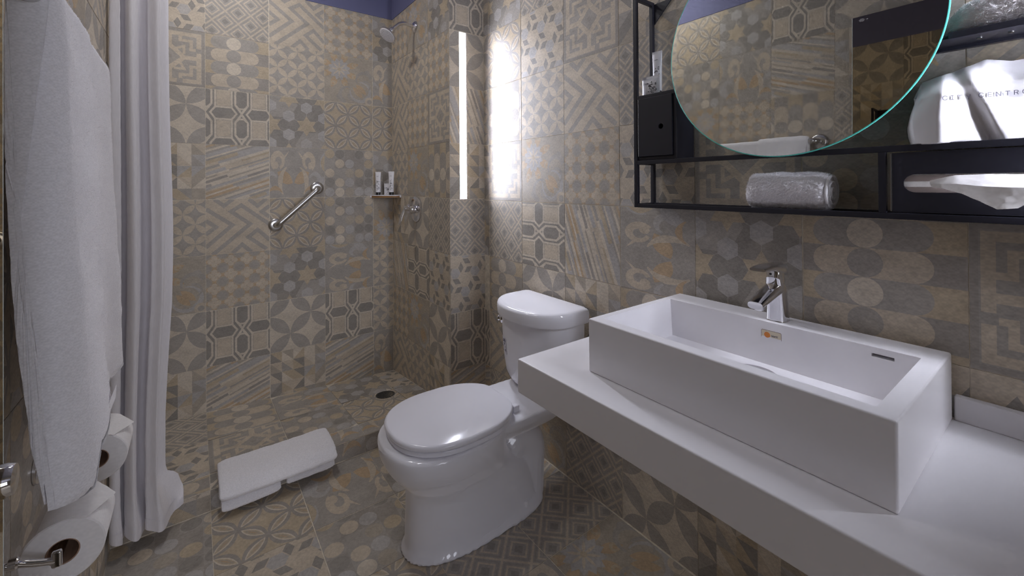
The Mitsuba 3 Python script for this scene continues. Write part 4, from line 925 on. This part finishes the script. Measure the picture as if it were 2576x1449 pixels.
# ------------------------------------------------------------------ towel bar and bath towel on the left wall
t = thing('towel_bar', 'brushed steel towel bar on the left wall holding the bath towel', 'towel bar')
RX, RZ = -1.452, .345
for y in (.814, 1.375):
    obj('flange', lathe([(.040, .0005), (.040, .005), (.035, .011), (.022, .014), (0, .014)], (XE, y, RZ), (1, 0, 0), 36), 'steel_mat', t, smooth=40)
obj('rail', sweep(bend_path([(XE + .01, .814, RZ), (RX, .814, RZ), (RX, 1.375, RZ), (XE + .01, 1.375, RZ)], .020, 8), .015, 20), 'steel_mat', t, smooth=50)
t = thing('bath_towel', 'large white bath towel hanging over the bar on the left wall', 'towel')
def towel_part(name, y0, y1, zb, xt, xb, back, r0, r1, seed, gap=.0, top=.374):
    """a folded layer of towel draped over the bar, open underneath: its section in x-z swept along y"""
    rings = []; ys = y0 + (y1 - y0) * (1 - np.cos(np.linspace(0, math.pi, 84))) / 2
    for y in ys:
        zf = zb(y); cq = lambda e, r: math.sqrt(max(0., 1 - max(0., 1 - e / r) ** 2))
        q = .10 + .90 * cq(y - y0 + 1e-4, r0) * cq(y1 - y + 1e-4, r1)
        zz = np.linspace(zf, RZ, 60); s_ = (RZ - zz) / (RZ - zf)
        xo = xt + (xb - xt) * s_ + .004 * np.sin(y * 23 + seed) * s_ + .003 * np.sin(zz * 9 + y * 12) * s_
        ro = (xt - back) / 2; xm = (xt + back) / 2; tt = np.linspace(0, math.pi, 18)[1:-1]; ri = .0185
        zk = np.linspace(RZ, zf + .015, 60); bx = back + .036 * ((RZ - zk) / .69) ** 3
        outer_ = np.vstack([np.c_[xo, zz], np.c_[xm + ro * np.cos(tt), RZ + (top - RZ) * np.sin(tt)], np.c_[bx, zk]])
        bk = np.interp(zz, zk[::-1], bx[::-1]); drop = np.minimum(1, np.maximum(0, (RZ - zz - .004) / .06)); drop = drop * drop * (3 - 2 * drop)
        xi = (RX + ri) * (1 - drop) + (bk + .006 + gap) * drop
        inner_ = np.vstack([np.c_[xi, zz + .004], np.c_[RX + ri * np.cos(tt), RZ + ri * np.sin(tt)], np.c_[np.maximum(bx + .003, (RX - ri) * (1 - np.interp(zk, zz, drop)) + (bx + .004) * np.interp(zk, zz, drop)), zk]])
        o2 = inner_ + (outer_ - inner_) * q
        rings.append(np.insert(np.vstack([o2, inner_[::-1]]), 1, y, axis=1))
    m = loft(rings); m = jitter(m, .0009, 260, seed); m = jitter(m, .003, 14, seed + 3)
    k_ = obj(name, m, 'terry_mat', t, smooth=True); nap(k_, m, 30000, .0022, .00035, seed, lambda p, n_: n_[:, 0] + .3 * abs(n_[:, 1]) > -.2); return k_
towel_part('under_panel', 1.03, 1.336, lambda y: -.322, -1.4295, -1.412, -1.4735, .02, .016, 2, gap=.012, top=.3655)
towel_part('front_panel', .841, 1.078, lambda y: -.312 - .045 * max(0, min(1, (.905 - y) / .03)), -1.4245, -1.394, -1.4765, .042, .010, 5, top=.375)
hb = np.array([[(-1.3925 + .0005 * k, y, -.302 + .012 * k) for y in np.linspace(.915, 1.070, 20)] for k in range(3)])
obj('hem', grid(hb), 'terry_mat', t, smooth=True)

# ------------------------------------------------------------------ toilet paper
def paper_roll(y, x=-1.437, z=-.470, r=.0475, L=.100, label='', hl=''):
    t = thing('toilet_paper', label, 'toilet paper')
    n = 64; a = np.arange(n) * 2 * math.pi / n; pr_ = [(.019, 0), (r - .002, 0), (r, .002), (r, L - .002), (r - .002, L), (.019, L), (.019, L / 2)]
    m = loft([np.c_[x + q * np.cos(a), np.full(n, y + h), z + q * np.sin(a)] for q, h in pr_ + [pr_[0]]], cap=False)
    if m.volume < 0: m.invert()
    obj('paper', m, 'paper_mat', t, smooth=40)
    m2 = loft([np.c_[x + q * np.cos(a), np.full(n, y + h), z + q * np.sin(a)] for q, h in ((.0188, .0005), (.0188, L - .0005), (.0175, L - .0005), (.0175, .0005), (.0188, .0005))], cap=False)
    obj('core', m2, 'core_mat', t, smooth=40, label='brown cardboard core')
    # loose end folded to a point, lying over the top and front of the roll
    fl = []; R_ = r + .0012; qe = math.radians(58)
    for q in np.linspace(math.radians(125), qe, 14):
        fl.append([(x + R_ * math.cos(q), y - .0015 + (L + .002) * u_, z + R_ * math.sin(q)) for u_ in np.linspace(0, 1, 9)])
    for k in range(1, 9):          # the folded point stands off along the tangent
        f = k / 8; a0, a1 = .0 + .66 * f, 1 - .30 * f
        fl.append([(x + R_ * math.cos(qe) + .030 * f * math.sin(qe), y - .0015 + (L + .002) * (a0 + (a1 - a0) * u_), z + R_ * math.sin(qe) - .030 * f * math.cos(qe) + .004 * f) for u_ in np.linspace(0, 1, 9)])
    obj('loose_sheet', grid(np.array(fl)), 'paper_mat', t, smooth=True)
    sh = [[(x - (r + .0008), y + L * u_, z - h) for u_ in (0, .5, 1)] for h in np.linspace(0, .02, 3)]
    t2 = thing('paper_holder', hl, 'holder')
    py = y - .030
    obj('wall_plate', lathe([(.027, .0005), (.027, .005), (.023, .009), (.010, .012), (0, .012)], (XE, py, z + .028), (1, 0, 0), 32), 'chrome_mat', t2, smooth=40)
    arm_p = [(XE + .010, py, z + .028), (XE + .036, py, z + .026), (x - .020, y - .022, z + .010), (x - .004, y - .016, z + .001)]
    obj('arm', sweep(bend_path(arm_p, .012, 5), .0046, 14), 'chrome_mat', t2, smooth=50)
    obj('end_plate', rbox(x - .009, x + .003, y - .021, y - .013, z - .008, z + .016, .003), 'chrome_mat', t2)
    obj('spindle', sweep([(x - .003, y - .016, z + .002), (x - .003, y + L * .5, z + .002), (x - .003, y + L + .004, z + .002)], .0052, 14), 'chrome_mat', t2, smooth=50)
    obj('collar', lathe([(.0078, 0), (.0078, .008), (.006, .010)], (XE + .030, py, z + .0265), (1, 0, -.06), 18), 'chrome_mat', t2)
paper_roll(.934, label='toilet paper roll nearest the camera on the left wall', hl='chrome paper holder carrying the nearest roll on the left wall')
paper_roll(1.209, label='toilet paper roll beside the shower curtain behind the hanging towel', hl='chrome paper holder carrying the roll beside the shower curtain')

# ------------------------------------------------------------------ smoked glass door standing open against the left wall
t = thing('glass_door', 'dark smoked glass door standing open at the left edge', 'door')
GX = -1.43
obj('pane', box(GX - .008, GX, -.19, .6535, FLOOR + .012, .911), 'smoked_glass_mat', t, smooth=False)
obj('edge', rbox(GX - .0082, GX + .0002, .6536, .6560, FLOOR + .012, .9112, .0008), 'pane_edge_mat', t, label='bright polished glass edge')
kn = obj('knob', lathe([(.008, 0), (.008, .012), (.0112, .016), (.0122, .024), (.0122, .041), (.0105, .0455), (0, .046)], (GX, .488, -.137), (1, 0, 0), 32), 'chrome_mat', t, smooth=40, label='chrome door knob')
et = obj('etched_mark', cat(*[placed(tub(rect(x, z, x + w_, z + h_), .0003), V(GX + .0002, .628, .886), V(0, -1, 0), V(0, 0, 1), V(1, 0, 0)) for x, z, w_, h_ in ((.0, .0, .018, .003), (-.002, .005, .022, .003), (.002, .010, .014, .003), (.026, .004, .006, .004))]), 'label_mat', t)
for z in (-.9, .65): obj('hinge', rbox(GX - .016, GX + .010, -.19, -.13, z - .04, z + .04, .003), 'steel_mat', t)
